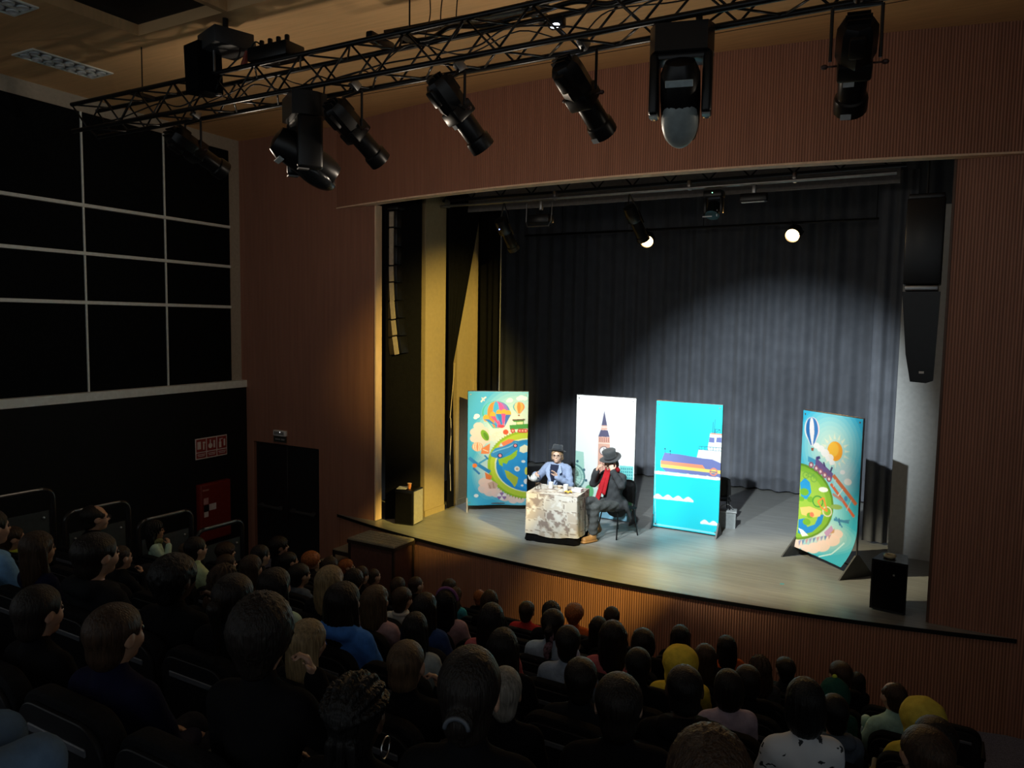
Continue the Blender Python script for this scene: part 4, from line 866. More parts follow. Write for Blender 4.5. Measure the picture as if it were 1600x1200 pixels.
for (x, y), lab in (((-0.14, 0.06), 'tall white cup in the middle of the table'), ((0.12, 0.0), 'tall white cup beside the yellow napkin')):
    t = thing('cup', lab, 'cup', on_table(x, y)); part('body', MB().lathe([(0.028, 0), (0.034, 0.004), (0.040, 0.10), (0.036, 0.10), (0.03, 0.01)], 18), PORC, t, smooth='auto')
    part('base', MB().lathe([(0.03, 0), (0.031, 0.004), (0.028, 0.006)], 14), PORC, t)
t = thing('dish', 'white rectangular dish at the right end of the table', 'dish', on_table(0.30, 0.02)); part('tray', MB().box((0, 0, 0.006), (0.15, 0.10, 0.012), bev=0.004, seg=1), PORC, t)
part('wall', MB().box((0, 0.048, 0.03), (0.15, 0.006, 0.05)).box((0, -0.048, 0.03), (0.15, 0.006, 0.05)).box((0.073, 0, 0.03), (0.006, 0.1, 0.05)).box((-0.073, 0, 0.03), (0.006, 0.1, 0.05)), PORC, t)
V = []; F = []
for j in range(9):
    for i in range(9): V.append(((i-4)*0.014+0.004*math.sin(j*2), (j-4)*0.011, 0.018+0.014*math.sin(i*1.3+j)*math.cos(j*1.1)+0.004))
for j in range(8):
    for i in range(8): q = j*9+i; F.append((q, q+1, q+10, q+9))
tag(obj('napkin', mesh_np('napkin', V, F), mat('yellow_cloth', (0.80, 0.52, 0.06, 1), 0.7), None, on_table(0.20, -0.13), (0, 0, 0.5)), 'crumpled yellow napkin near the front of the table', 'napkin')
t = thing('cake_stand', 'small brown metal stand at the left end of the table', 'stand', on_table(-0.31, -0.05))
part('ring', MB().tube([(0.04*math.cos(a), 0.04*math.sin(a), 0.09) for a in [2*PI*i/16 for i in range(16)]], 0.004, 6, True), mat('brown_metal', (0.10, 0.06, 0.03, 1), 0.4), t)
for k in range(3): part('leg', MB().cyl((0.05*math.cos(k*2.1), 0.05*math.sin(k*2.1), 0), (0.038*math.cos(k*2.1), 0.038*math.sin(k*2.1), 0.09), 0.004, n=6), MATS['brown_metal'], t)
t = thing('bowl', 'small beige bowl between the two white cups', 'bowl', on_table(-0.02, 0.12)); part('body', MB().lathe([(0.02, 0), (0.022, 0.006), (0.05, 0.04), (0.046, 0.04), (0.02, 0.01)], 18), mat('beige_ceramic', (0.62, 0.50, 0.38, 1), 0.4), t, smooth='auto'); part('foot', MB().lathe([(0.024, 0), (0.024, 0.005), (0.02, 0.006)], 14), MATS['beige_ceramic'], t)
# ------------------------------------------------------------------ chairs on the stage
def stage_chair(label, loc, rz):
    t = thing('chair', label, 'chair', loc, (0, 0, rz), 'black shell chairs on the stage')
    part('seat', MB().box((0, 0, 0.44), (0.42, 0.42, 0.025), bev=0.01), BLACK, t)
    V = []; F = []
    for j in range(9):
        for i in range(11):
            u = -1+i/5; v = j/8; V.append((u*0.205*(1-0.12*v*v), -0.20-0.05*v+0.05*u*u, 0.50+0.34*v-0.05*abs(u)**3*v))
    n = len(V); V += [(x, y-0.014, z) for x, y, z in V]
    for j in range(8):
        for i in range(10): q = j*11+i; F.append((q, q+1, q+12, q+11)); F.append((q+n, q+11+n, q+12+n, q+1+n))
    ed = [i for i in range(11)]+[11*j+10 for j in range(1, 9)]+[88+i for i in range(9, -1, -1)]+[11*j for j in range(7, 0, -1)]
    for i in range(len(ed)): a, c = ed[i], ed[(i+1) % len(ed)]; F.append((a, c, c+n, a+n))
    obj('backrest', mesh_np('backrest', V, F), BLACK, t)
    for sx in (-1, 1):
        for sy in (-1, 1): part('leg', MB().cyl((sx*0.17, sy*0.16, 0.43), (sx*0.22, sy*0.23, 0.0), 0.011, n=8), BLACKM, t)
        part('back_support', MB().cyl((sx*0.15, -0.19, 0.43), (sx*0.15, -0.235, 0.70), 0.010, n=8), BLACKM, t)
    return t
# ------------------------------------------------------------------ organic shapes: smooth unions on a grid, surfaced into one mesh
def axis(lo, hi, h): return np.arange(lo, hi+h, h)
class Vol:
    def __init__(s, lo, hi, h):
        s.ax = [axis(a, b, h) for a, b in zip(lo, hi)]; s.d = np.full([len(a) for a in s.ax], 9.0, np.float32); s.T = None
    def frame(s, R_=None, o=(0, 0, 0), sc=1.0):
        s.T = None if R_ is None else (np.array(R_), np.array(o, float), sc); return s
    def _blk(s, lo, hi):
        lo = np.array(lo, float); hi = np.array(hi, float)
        if s.T is not None:
            R_, o, sc = s.T; c = np.array([[(lo, hi)[i][0], (lo, hi)[j][1], (lo, hi)[k][2]] for i in (0, 1) for j in (0, 1) for k in (0, 1)])*sc @ R_.T+o
            lo, hi = c.min(0), c.max(0)
        sl = tuple(slice(max(np.searchsorted(a, l)-1, 0), np.searchsorted(a, h)+1) for a, l, h in zip(s.ax, lo, hi))
        X, Y, Z = np.meshgrid(*[a[q] for a, q in zip(s.ax, sl)], indexing='ij')
        if s.T is not None and X.size:
            R_, o, sc = s.T; P = (np.stack([X, Y, Z], -1)-o) @ R_/sc; X, Y, Z = P[..., 0], P[..., 1], P[..., 2]
        return sl, X, Y, Z, (1.0 if s.T is None else s.T[2])
    def _put(s, sl, f, k, neg):
        a = s.d[sl]
        if a.size == 0: return s
        if neg: b = -f; h = np.clip(0.5-0.5*(b-a)/k, 0, 1); s.d[sl] = a*h+b*(1-h)+k*h*(1-h)
        else: h = np.clip(0.5+0.5*(a-f)/k, 0, 1); s.d[sl] = a*(1-h)+f*h-k*h*(1-h)
        return s
    def ell(s, c, r, k=0.01, neg=False, m=0.04):
        c = np.array(c, float); r = np.array(r, float)
        sl, X, Y, Z, sc = s._blk(c-r-m-k, c+r+m+k)
        x, y, z = X-c[0], Y-c[1], Z-c[2]
        k0 = np.sqrt((x/r[0])**2+(y/r[1])**2+(z/r[2])**2); k1 = np.sqrt((x/r[0]**2)**2+(y/r[1]**2)**2+(z/r[2]**2)**2)+1e-9
        return s._put(sl, k0*(k0-1)/k1*sc, k*sc, neg)
    def rc(s, a, b, ra, rb=None, k=0.01, neg=False, m=0.04, flat=None):
        rb = ra if rb is None else rb; a = np.array(a, float); b = np.array(b, float); R_ = max(ra, rb)+m+k
        sl, X, Y, Z, sc = s._blk(np.minimum(a, b)-R_, np.maximum(a, b)+R_)
        ab = b-a; L2 = ab @ ab+1e-12; px, py, pz = X-a[0], Y-a[1], Z-a[2]
        t = np.clip((px*ab[0]+py*ab[1]+pz*ab[2])/L2, 0, 1); qx, qy, qz = px-t*ab[0], py-t*ab[1], pz-t*ab[2]
        if flat is not None:
            n, fs_ = np.array(flat[0], float), flat[1]; dn = qx*n[0]+qy*n[1]+qz*n[2]; qx, qy, qz = qx+n[0]*dn*(fs_-1), qy+n[1]*dn*(fs_-1), qz+n[2]*dn*(fs_-1)
        return s._put(sl, (np.sqrt(qx*qx+qy*qy+qz*qz)-(ra+(rb-ra)*t))*sc, k*sc, neg)
    def cut(s, n, off, k=0.006):
        n = np.array(n, float); n /= np.linalg.norm(n); X, Y, Z = np.meshgrid(*s.ax, indexing='ij')
        return s._put((slice(None),)*3, -(X*n[0]+Y*n[1]+Z*n[2]-off), k, True)      # keeps n.p < off
    def disp(s, f):
        X, Y, Z = np.meshgrid(*s.ax, indexing='ij'); m = np.abs(s.d) < 0.05; s.d[m] += f(X[m], Y[m], Z[m]); return s
    def surf(s, name):
        for q in range(3):
            e = [slice(None)]*3
            for v in (0, -1): e[q] = v; s.d[tuple(e)] = np.maximum(s.d[tuple(e)], 0.01)
        d = s.d; sg = d < 0; c = np.zeros([n-1 for n in d.shape], np.int8)
        for i in (0, 1):
            for j in (0, 1):
                for k in (0, 1): c += sg[i:d.shape[0]-1+i, j:d.shape[1]-1+j, k:d.shape[2]-1+k]
        mk = (c > 0) & (c < 8); idx = np.full(mk.shape, -1, np.int32); C_ = np.argwhere(mk); idx[mk] = np.arange(len(C_))
        pos = np.zeros((len(C_), 3)); num = np.zeros(len(C_))
        for ax in range(3):
            o1, o2 = [q for q in range(3) if q != ax]
            for a in (0, 1):
                for b in (0, 1):
                    A = C_.copy(); A[:, o1] += a; A[:, o2] += b; B = A.copy(); B[:, ax] += 1
                    da = d[A[:, 0], A[:, 1], A[:, 2]]; db = d[B[:, 0], B[:, 1], B[:, 2]]; cr = (da < 0) != (db < 0)
                    t = np.where(cr, da/np.where(cr, da-db, 1), 0)
                    P = np.stack([s.ax[q][A[:, q]] for q in range(3)], -1); P[:, ax] += t*(s.ax[ax][B[:, ax]]-s.ax[ax][A[:, ax]])
                    pos[cr] += P[cr]; num[cr] += 1
        V = pos/num[:, None]; F = []
        for ax in range(3):
            o1, o2 = (ax+1) % 3, (ax+2) % 3
            a = [slice(None)]*3; b = [slice(None)]*3; a[ax] = slice(0, -1); b[ax] = slice(1, None)
            for q in (o1, o2): a[q] = slice(1, -1); b[q] = slice(1, -1)
            sa = sg[tuple(a)]; cr = sa != sg[tuple(b)]; E_ = np.argwhere(cr); fl_ = sa[cr]
            base = E_.copy(); base[:, o1] += 1; base[:, o2] += 1
            Q = []
            for da, db in ((-1, -1), (0, -1), (0, 0), (-1, 0)):
                c2 = base.copy(); c2[:, o1] += da; c2[:, o2] += db; Q.append(idx[c2[:, 0], c2[:, 1], c2[:, 2]])
            Q = np.stack(Q, -1); Q[~fl_] = Q[~fl_][:, ::-1]; F.append(Q)
        F = np.vstack(F); F = F[(F >= 0).all(1)]
        return V, F
def vmesh(vol, name, m, eyes=None):
    V, F = vol.surf(name)
    if eyes is None: me = mesh_np(name, V, F); me.materials.append(m); return me
    n0 = len(V); nf = len(F); VV = [V]; FF = [F]
    for c, r in eyes:
        U_, W_ = 10, 7; P = []; Q = []
        for j in range(W_+1):
            for i in range(U_): a, b = PI*j/W_, 2*PI*i/U_; P.append((c[0]+r*math.sin(a)*math.cos(b), c[1]+r*math.sin(a)*math.sin(b), c[2]+r*math.cos(a)))
        for j in range(W_):
            for i in range(U_): Q.append((n0+j*U_+i, n0+(j+1)*U_+i, n0+(j+1)*U_+(i+1) % U_, n0+j*U_+(i+1) % U_))
        VV.append(np.array(P)); FF.append(np.array(Q)); n0 += len(P)
    me = mesh_np(name, np.vstack(VV), np.vstack(FF)); me.materials.append(m); me.materials.append(EYEM)
    mi = np.zeros(len(me.polygons), np.int32); mi[nf:] = 1; me.polygons.foreach_set('material_index', mi); return me
def head(v, R_, o, sc=1.0):
    """head in its own frame: face towards +y, origin between the ears"""
    v.frame(R_, o, sc)
    v.ell((0, -0.010, 0.022), (0.074, 0.092, 0.084)).ell((0, 0.022, -0.030), (0.060, 0.066, 0.078), 0.03).ell((0, 0.064, -0.086), (0.022, 0.022, 0.020), 0.025)
    v.rc((-0.034, 0.076, 0.022), (0.034, 0.076, 0.022), 0.011, k=0.015)
    for s in (-1, 1):
        v.ell((s*0.035, 0.060, -0.030), (0.026, 0.024, 0.026), 0.02).ell((s*0.031, 0.096, 0.004), (0.016, 0.016, 0.012), 0.010, True)
        v.ell((s*0.077, -0.006, -0.006), (0.010, 0.022, 0.031), 0.008).ell((s*0.088, 0.004, -0.003), (0.006, 0.011, 0.017), 0.005, True)
    v.rc((0, 0.086, 0.008), (0, 0.104, -0.022), 0.008, 0.012, 0.010).ell((0, 0.094, -0.027), (0.018, 0.012, 0.009), 0.008)
    v.ell((0, 0.086, -0.052), (0.023, 0.010, 0.006), 0.006).ell((0, 0.084, -0.063), (0.020, 0.011, 0.007), 0.006)
    v.frame(); R_ = np.array(R_); o = np.array(o)
    return [(tuple(R_ @ np.array((s*0.031, 0.081, 0.004))*sc+o), 0.0125*sc) for s in (-1, 1)]
def hand(v, w, dr, nrm, side, curl=0.5, s=1.0, spread=0.0):
    """palm, four fingers of unequal length with two bends, thumb leaving the side of the palm"""
    w = np.array(w, float); dr = np.array(dr, float); dr /= np.linalg.norm(dr); nrm = np.array(nrm, float); nrm -= dr*(nrm @ dr); nrm /= np.linalg.norm(nrm)
    lat = np.cross(dr, nrm)*side
    def bent(a): return dr*math.cos(a)-nrm*math.sin(a)
    for i, (o, L_) in enumerate(((0.027, 0.070), (0.009, 0.078), (-0.009, 0.072), (-0.026, 0.056))):
        b = w+dr*(0.078-0.006*abs(i-1.2))*s+lat*o*s; v.rc(w+lat*o*0.55*s, b, 0.014*s, 0.012*s, 0.010)
        d1 = bent(curl)+lat*o*spread*8; m1 = b+d1*L_*0.5*s; d2 = bent(curl*2.1)+lat*o*spread*8; m2 = m1+d2*L_*0.5*s
        v.rc(b, m1, 0.0095*s, 0.0088*s, 0.003).rc(m1, m2, 0.0088*s, 0.0075*s, 0.003)
    t0 = w+dr*0.022*s+lat*0.026*s; t1 = t0+(dr*0.55+lat*0.75-nrm*0.2)*0.042*s; t2 = t1+(dr*0.85+lat*0.25-nrm*0.45)*0.036*s
    v.rc(w+dr*0.01*s, t0, 0.016*s, 0.014*s, 0.008).rc(t0, t1, 0.013*s, 0.0105*s, 0.006).rc(t1, t2, 0.0105*s, 0.0085*s, 0.004)
I3 = np.eye(3)
def rot3(yaw=0, pitch=0, roll=0): return np.array(Euler((pitch, roll, yaw), 'XYZ').to_matrix())
# joints of a seated child, facing +y, floor at z = 0, head centre at z = 1.07
POSES = {
 'lap': dict(R=((0.150, -0.01, 0.865), (0.195, 0.07, 0.64), (0.085, 0.26, 0.575)), L=((-0.150, -0.01, 0.865), (-0.195, 0.07, 0.64), (-0.085, 0.26, 0.575)), hr=((-0.5, 0.8, -0.25), (0, 0.2, 1)), hl=((0.5, 0.8, -0.25), (0, 0.2, 1)), curl=(0.25, 0.25)),
 'chin': dict(R=((0.150, -0.01, 0.865), (0.215, 0.12, 0.70), (0.105, 0.155, 0.905)), L=((-0.150, -0.01, 0.865), (-0.195, 0.07, 0.64), (-0.085, 0.26, 0.575)), hr=((-0.35, -0.1, 0.9), (0.7, 0.6, 0.3)), hl=((0.5, 0.8, -0.25), (0, 0.2, 1)), curl=(0.75, 0.25)),
}
LEGS = (((0.078, 0.10, 0.475), (0.095, 0.43, 0.485), (0.095, 0.45, 0.10)), ((-0.078, 0.10, 0.475), (-0.095, 0.43, 0.485), (-0.095, 0.45, 0.10)))
def torso(v, g=0.0, neck=True):
    v.ell((0, 0.0, 0.77), (0.128+g, 0.085+g, 0.16+g), 0.03).rc((-0.115, -0.012, 0.872), (0.115, -0.012, 0.872), 0.046+g, k=0.05)
    v.ell((0, 0.03, 0.60), (0.118+g, 0.09+g, 0.14+g), 0.04).ell((0, 0.06, 0.49), (0.14+g, 0.11+g, 0.09+g), 0.04)
    if neck: v.rc((0, -0.022, 1.03), (0, -0.025, 0.90), 0.043, 0.050, 0.03)
def arms(v, P, g=0.0, hands=True, cuff=1.0):
    for key, hk, sd, cu in (('R', 'hr', -1, 0), ('L', 'hl', 1, 1)):
        a, b, c = P[key]; c2 = tuple(np.array(b)+(np.array(c)-np.array(b))*cuff)
        v.rc(a, b, 0.044+g, 0.036+g, 0.03).rc(b, c2, 0.036+g, 0.025+g+(0.004 if not hands else 0), 0.015)
        if hands: hand(v, c, P[hk][0], P[hk][1], sd, P['curl'][cu], 0.82)
def legs(v, LG, g=0.0, feet=True, hem=1.0):
    for a, b, c in LG:
        c2 = tuple(np.array(b)+(np.array(c)-np.array(b))*hem)
        v.rc(a, b, 0.072+g, 0.052+g, 0.03).rc(b, c2, 0.050+g, 0.034+g*1.6, 0.02)
        if feet: v.rc((c[0], c[1]-0.02, 0.045), (c[0]*1.1, c[1]+0.13, 0.035), 0.038, 0.032, 0.02)
BODY = {}; TOP = {}
for nm, P in POSES.items():
    v = Vol((-0.29, -0.16, -0.01), (0.29, 0.64, 1.20), 0.0105); torso(v); arms(v, P); legs(v, LEGS); ey = head(v, I3, (0, 0, 1.07))
    BODY[nm] = vmesh(v, 'person_body', SKIN, ey)
    for hood in (0, 1):
        v = Vol((-0.31, -0.20, 0.36), (0.31, 0.42, 1.06), 0.0135); torso(v, 0.014, False); arms(v, P, 0.012, False, 0.93)
        if hood: v.rc((-0.07, -0.085, 0.93), (0.07, -0.085, 0.93), 0.045, k=0.04).rc((-0.085, -0.05, 0.94), (-0.06, 0.05, 0.90), 0.03, 0.02, k=0.03).rc((0.085, -0.05, 0.94), (0.06, 0.05, 0.90), 0.03, 0.02, k=0.03)
        else: v.rc((0, -0.024, 0.90), (0, -0.020, 0.955), 0.066, 0.056, 0.02)
        v.cut((0, 0.25, -1), -0.43)
        v.disp(lambda x, y, z: 0.003*np.sin(z*60+x*30)*np.sin(x*45+y*20)*(z < 0.88)); TOP[nm, hood] = vmesh(v, 'sweater', CLOTH)
v = Vol((-0.26, -0.14, 0.03), (0.26, 0.58, 0.66), 0.0155); v.ell((0, 0.06, 0.49), (0.152, 0.12, 0.10), 0.04); legs(v, LEGS, 0.011, False, 0.93); v.cut((0, 0, 1), 0.60); TROU = vmesh(v, 'trousers', CLOTH)
v = Vol((-0.2, 0.35, -0.01), (0.2, 0.66, 0.14), 0.011)
for s in (-1, 1): v.rc((s*0.095, 0.43, 0.05), (s*0.104, 0.58, 0.036), 0.046, 0.042, 0.02).rc((s*0.095, 0.45, 0.05), (s*0.095, 0.45, 0.11), 0.046, 0.042, 0.02)
v.cut((0, 0, -1), 0.0); v.cut((0, 0, 1), 0.115); SHOES = vmesh(v, 'shoes', LEATH)
# ---- hair and headgear, in the head's frame
HV = {}
def hair_cap(v, g=0.0, low=-0.055, face=1.0, front=0.0):
    v.ell((0, -0.014, 0.030), (0.086+g, 0.105+g, 0.090+g))
    v.ell((0, -0.045, -0.045), (0.066, 0.060, 0.070), 0.02)
    return v
def face_cut(v, front=0.0, ears=True, low=-0.035):
    v.ell((0, 0.105+front, low), (0.080, 0.078, 0.092), 0.012, True)
    if ears:
        for s in (-1, 1): v.ell((s*0.09, 0.012, -0.028), (0.032, 0.036, 0.046), 0.010, True)
def strands(n, amp, wave=0.0):
    def f(x, y, z):
        th = np.arctan2(x, -y-0.0); return amp*np.sin(th*n+2.2*np.sin(z*18)+wave*np.sin(z*52))+amp*0.6*np.sin(th*n*2.3+1.0+z*25)
    return f
def lumps(amp, fr): return lambda x, y, z: amp*(np.sin(x*fr+1)*np.sin(y*fr*1.1+2)*np.sin(z*fr*0.9)+0.6*np.sin(x*fr*1.9+4)*np.sin(y*fr*2.1)*np.sin(z*fr*1.8+1))
def HVOL(z0=-0.40, ): return Vol((-0.17, -0.24, z0), (0.17, 0.15, 0.17), 0.008)
def mk(nm, v, m=HAIR): HV[nm] = vmesh(v, 'hair', m)
for sd in (0, 1):
    v = HVOL(-0.14); hair_cap(v, 0.002*sd); face_cut(v, 0.0); v.cut((0, 0.35, -1), 0.082+0.006*sd); v.disp(strands(19+4*sd, 0.0007)); mk('short%d' % sd, v)
    v = HVOL(); hair_cap(v, 0.004); v.ell((0, -0.055, -0.10), (0.096+0.006*sd, 0.056, 0.17+0.03*sd), 0.04)
    for s in (-1, 1): v.rc((s*0.078, -0.015, 0.02), (s*0.088, -0.01+0.02*sd, -0.16), 0.026, 0.016, 0.02)
    face_cut(v, 0.004, False); v.cut((0, 0.2, -1), 0.235+0.05*sd); v.disp(strands(21+3*sd, 0.0018)); mk('long%d' % sd, v)
    v = HVOL(-0.14); hair_cap(v, 0.014+0.006*sd); face_cut(v, 0.004, sd == 0); v.cut((0, 0.3, -1), 0.100); v.disp(lumps(0.0042, 140+25*sd)); mk('curly%d' % sd, v)
v = HVOL(); hair_cap(v, 0.008); v.ell((0, -0.05, -0.10), (0.112, 0.07, 0.18), 0.04); face_cut(v, 0.004, False); v.cut((0, 0.2, -1), 0.25); v.disp(strands(15, 0.006, 1.2)); mk('wavy', v)
v = HVOL(-0.2); hair_cap(v, 0.006); v.ell((0, -0.024, -0.035), (0.100, 0.092, 0.105), 0.03); face_cut(v, 0.0, False); v.cut((0, 0.1, -1), 0.115); v.disp(strands(20, 0.0016)); mk('bob', v)
v = HVOL(); hair_cap(v, 0.0); face_cut(v, 0.0); v.cut((0, 0.35, -1), 0.058); v.rc((0, -0.10, 0.035), (0, -0.145, 0.0), 0.022, 0.030, 0.015).rc((0, -0.145, 0.0), (0.01, -0.13, -0.20), 0.031, 0.012, 0.015); v.disp(strands(22, 0.0008)); mk('tail', v)
v = HVOL(-0.14); hair_cap(v, 0.002); face_cut(v, 0.0); v.cut((0, 0.35, -1), 0.062); v.ell((0, -0.118, -0.02), (0.042, 0.034, 0.038), 0.008); v.disp(strands(24, 0.0008)); mk('bun', v)
v = HVOL(-0.12); hair_cap(v, -0.003); face_cut(v, 0.0); v.ell((0, 0.075, 0.085), (0.072, 0.085, 0.06), 0.02, True); v.cut((0, 0.35, -1), 0.052); v.disp(strands(20, 0.0015)); mk('receding', v)
v = HVOL(-0.12); hair_cap(v, -0.006); face_cut(v, 0.0); v.cut((0, 0.35, -1), 0.046); v.disp(lumps(0.0015, 260)); mk('buzz', v)
v = HVOL(); hair_cap(v, 0.001); face_cut(v, 0.0); v.cut((0, 0.35, -1), 0.058)
for j in range(7):
    az = math.radians(-75+j*25); pr = None
    for i in range(13):
        el = math.radians(150-i*12.5); r = 1.0
        p_ = (0.094*math.sin(az)*math.sin(el)*1.0, -0.014+0.110*-math.cos(el) if False else -0.014+0.110*math.cos(PI-el), 0.03+0.096*math.sin(el)*math.cos(az))
        v.ell(p_, (0.0125, 0.012, 0.0125), 0.004)
for j in (-1, 0, 1): v.rc((0.035*j, -0.105, -0.03), (0.05*j, -0.10, -0.24), 0.015, 0.010, 0.006)
v.disp(strands(30, 0.0012)); mk('braids', v)
v = HVOL(); hair_cap(v, 0.004); v.ell((0, -0.055, -0.10), (0.094, 0.052, 0.18), 0.04); face_cut(v, 0.004, False); v.cut((0, 0.2, -1), 0.245); v.disp(strands(20, 0.0016))
for i in range(12): v.ell((0.075+0.006*math.sin(i*PI), -0.03-0.045*math.sin(i/11*PI), 0.085-i*0.026), (0.014, 0.014, 0.015), 0.004)
mk('sidebraid', v)
def hood(nm, fold):
    v = HVOL(-0.22); v.ell((0, -0.020, 0.022), (0.122, 0.130, 0.118)).ell((0, -0.03, -0.10), (0.105, 0.09, 0.10), 0.04); v.ell((0, 0.13, -0.01), (0.082, 0.10, 0.10), 0.012, True); v.ell((0, 0.02, -0.05), (0.078, 0.09, 0.12), 0.005, True); v.cut((0, 0, -1), 0.175)
    v.ell((0, 0.02, -0.03), (0.080, 0.13, 0.10), 0.008, True); v.disp(lumps(0.004, fold)); HV[nm] = vmesh(v, 'hood', CLOTH)
hood('hood', 40)
# ------------------------------------------------------------------ performers on the stage
def place(parts, base, yaw, label, color_skin):
    root, kids = parts
    o = obj('person', root, None, None, base, (0, 0, yaw), color=color_skin); tag(o, label, 'person')
    for nm, me, m, col in kids: obj(nm, me, m, o, color=col)
    return o
# --- the one pouring tea: facing the hall, seated behind the table
v = Vol((-0.42, -0.22, -0.01), (0.42, 0.72, 1.32), 0.008)
A1 = dict(R=((0.185, -0.01, 0.925), (0.315, 0.10, 0.735), (0.235, 0.33, 0.845)), L=((-0.185, -0.01, 0.925), (-0.285, 0.10, 0.70), (-0.135, 0.27, 0.83)), hr=((-0.55, 0.75, 0.15), (0.6, 0.3, 0.5)), hl=((0.25, 0.35, 0.9), (-0.3, -0.8, 0.4)), curl=(0.75, 0.3))
def torso_a(v, g=0.0, lean=0.0):
    L_ = lambda y, z: (0, y+lean*(z-0.5), z)
    v.ell(L_(0, 0.82), (0.150+g, 0.098+g, 0.18+g), 0.03).rc((-0.14, -0.012+lean*0.43, 0.93), (0.14, -0.012+lean*0.43, 0.93), 0.052+g, k=0.05)
    v.ell(L_(0.03, 0.63), (0.135+g, 0.105+g, 0.16+g), 0.04).ell((0, 0.05, 0.51), (0.160+g, 0.125+g, 0.095+g), 0.04)
def limbs_a(v, P, g, k=1.0, hands=None):
    for key, hk, sd, cu in (('R', 'hr', -1, 0), ('L', 'hl', 1, 1)):
        a, b, c = P[key]; c2 = tuple(np.array(b)+(np.array(c)-np.array(b))*k)
        v.rc(a, b, 0.050+g, 0.041+g, 0.03).rc(b, c2, 0.041+g, 0.028+g*(1 if hands else 1.3), 0.015)
        if hands: hand(v, c, P[hk][0], P[hk][1], sd, P['curl'][cu], 1.0)
LG1 = (((0.09, 0.10, 0.50), (0.11, 0.50, 0.52), (0.11, 0.50, 0.11)), ((-0.09, 0.10, 0.50), (-0.11, 0.50, 0.52), (-0.11, 0.48, 0.11)))
torso_a(v); limbs_a(v, A1, 0, 1, True); legs(v, LG1, 0.008)
H1R = rot3(0.30, 0.06); H1O = (0, 0.015, 1.135); v.rc((0, -0.012, 1.08), (0, -0.02, 0.95), 0.047, 0.055, 0.03); ey = head(v, H1R, H1O, 1.08); B1 = vmesh(v, 'person', SKIN, ey)
v = Vol((-0.42, -0.24, 0.34), (0.42, 0.45, 1.10), 0.0095); torso_a(v, 0.024); limbs_a(v, A1, 0.018, 0.95)
for s in (-1, 1):
    v.rc((s*0.065, 0.0, 1.0), (s*0.085, 0.105, 0.88), 0.016, 0.030, 0.01, flat=((0, 1, 0), 2.2)).rc((s*0.085, 0.115, 0.88), (s*0.05, 0.15, 0.66), 0.038, 0.014, 0.008, flat=((0, 1, 0), 2.6))
v.rc((-0.06, -0.06, 0.985), (0.06, -0.06, 0.985), 0.026, k=0.02).rc((0, 0.13, 1.0), (0, 0.24, 0.62), 0.058, 0.012, 0.006, True); v.rc((0, -0.01, 0.96), (0, -0.01, 1.2), 0.058, 0.09, 0.006, True); v.cut((0, 0, -1), -0.40)
v.disp(lambda x, y, z: 0.004*np.sin(z*55+x*26)*np.sin(x*38+y*20)); JK1 = vmesh(v, 'jacket', CLOTH)
v = Vol((-0.2, -0.16, 0.44), (0.2, 0.24, 1.06), 0.011); torso_a(v, 0.008); v.rc((0, -0.01, 0.95), (0, -0.01, 1.2), 0.062, 0.10, 0.006, True); v.cut((0, 0, -1), -0.46); v.cut((1, 0, 0), 0.15); v.cut((-1, 0, 0), 0.15); TS1 = vmesh(v, 'shirt', CLOTH)
v = Vol((-0.3, -0.16, 0.03), (0.3, 0.66, 0.70), 0.013); v.ell((0, 0.05, 0.51), (0.170, 0.135, 0.105), 0.04); legs(v, LG1, 0.022, False, 0.95); v.cut((0, 0, 1), 0.63); TR1 = vmesh(v, 'trousers', CLOTH)
def in_head(f, R_, o, sc):   # hair built straight in the wearer's frame
    o = np.array(o); v = Vol(o-0.24, o+0.24, 0.008); v.frame(R_, o, sc); f(v); v.frame(); return v
def h1(v):
    v.ell((0, -0.014, 0.026), (0.087, 0.103, 0.088)).ell((0, -0.035, -0.04), (0.092, 0.072, 0.066), 0.03); v.ell((0, 0.105, -0.035), (0.072, 0.085, 0.10), 0.012, True)
v = in_head(h1, H1R, H1O, 1.08); v.disp(strands(20, 0.004, 1.0)); v.cut((0, 0, -1), -1.03); HR1 = vmesh(v, 'hair', HAIR)
def hat_mesh(prof, brim, R_, o, up, tilt, name, n=36, pinch=0.0):
    """crown profile in (radius, height) above a curled brim"""
    mb = MB(); Q = Matrix(R_.tolist()) @ Matrix.Rotation(tilt[0], 3, 'X') @ Matrix.Rotation(tilt[1], 3, 'Y'); O = Vector(o)+Matrix(R_.tolist()) @ Vector(up); rings = []
    for k, (r, z) in enumerate(prof+brim):
        ring = []
        for j in range(n):
            a = 2*PI*j/n; rr = r*(1.0+(0.10*abs(math.sin(a)))); zz = z
            if k >= len(prof): zz += 0.10*max(0, r-0.10)*(math.cos(2*a)*-1.0+0.3)*2.2
            if pinch and k < 2: zz -= pinch*max(0, math.cos(a*1.0))*0.0 + pinch*(1-abs(math.cos(a)))*0.3
            p = Q @ Vector((rr*math.cos(a), rr*math.sin(a), zz)); ring.append(mb.b.verts.new(O+p))
        rings.append(ring)
    for A, B in zip(rings, rings[1:]):
        for j in range(n): mb.b.faces.new((A[j], A[(j+1) % n], B[(j+1) % n], B[j]))
    mb.b.faces.new(rings[0]); return mb.mesh(name, True)
HAT1 = hat_mesh([(0.035, 0.098), (0.062, 0.104), (0.078, 0.092), (0.086, 0.05), (0.092, 0.0)], [(0.115, -0.004), (0.134, 0.002), (0.136, 0.005), (0.134, 0.008), (0.115, 0.004), (0.095, 0.006)], H1R, H1O, (0, -0.016, 0.074), (0.10, -0.08), 'hat', pinch=0.02)
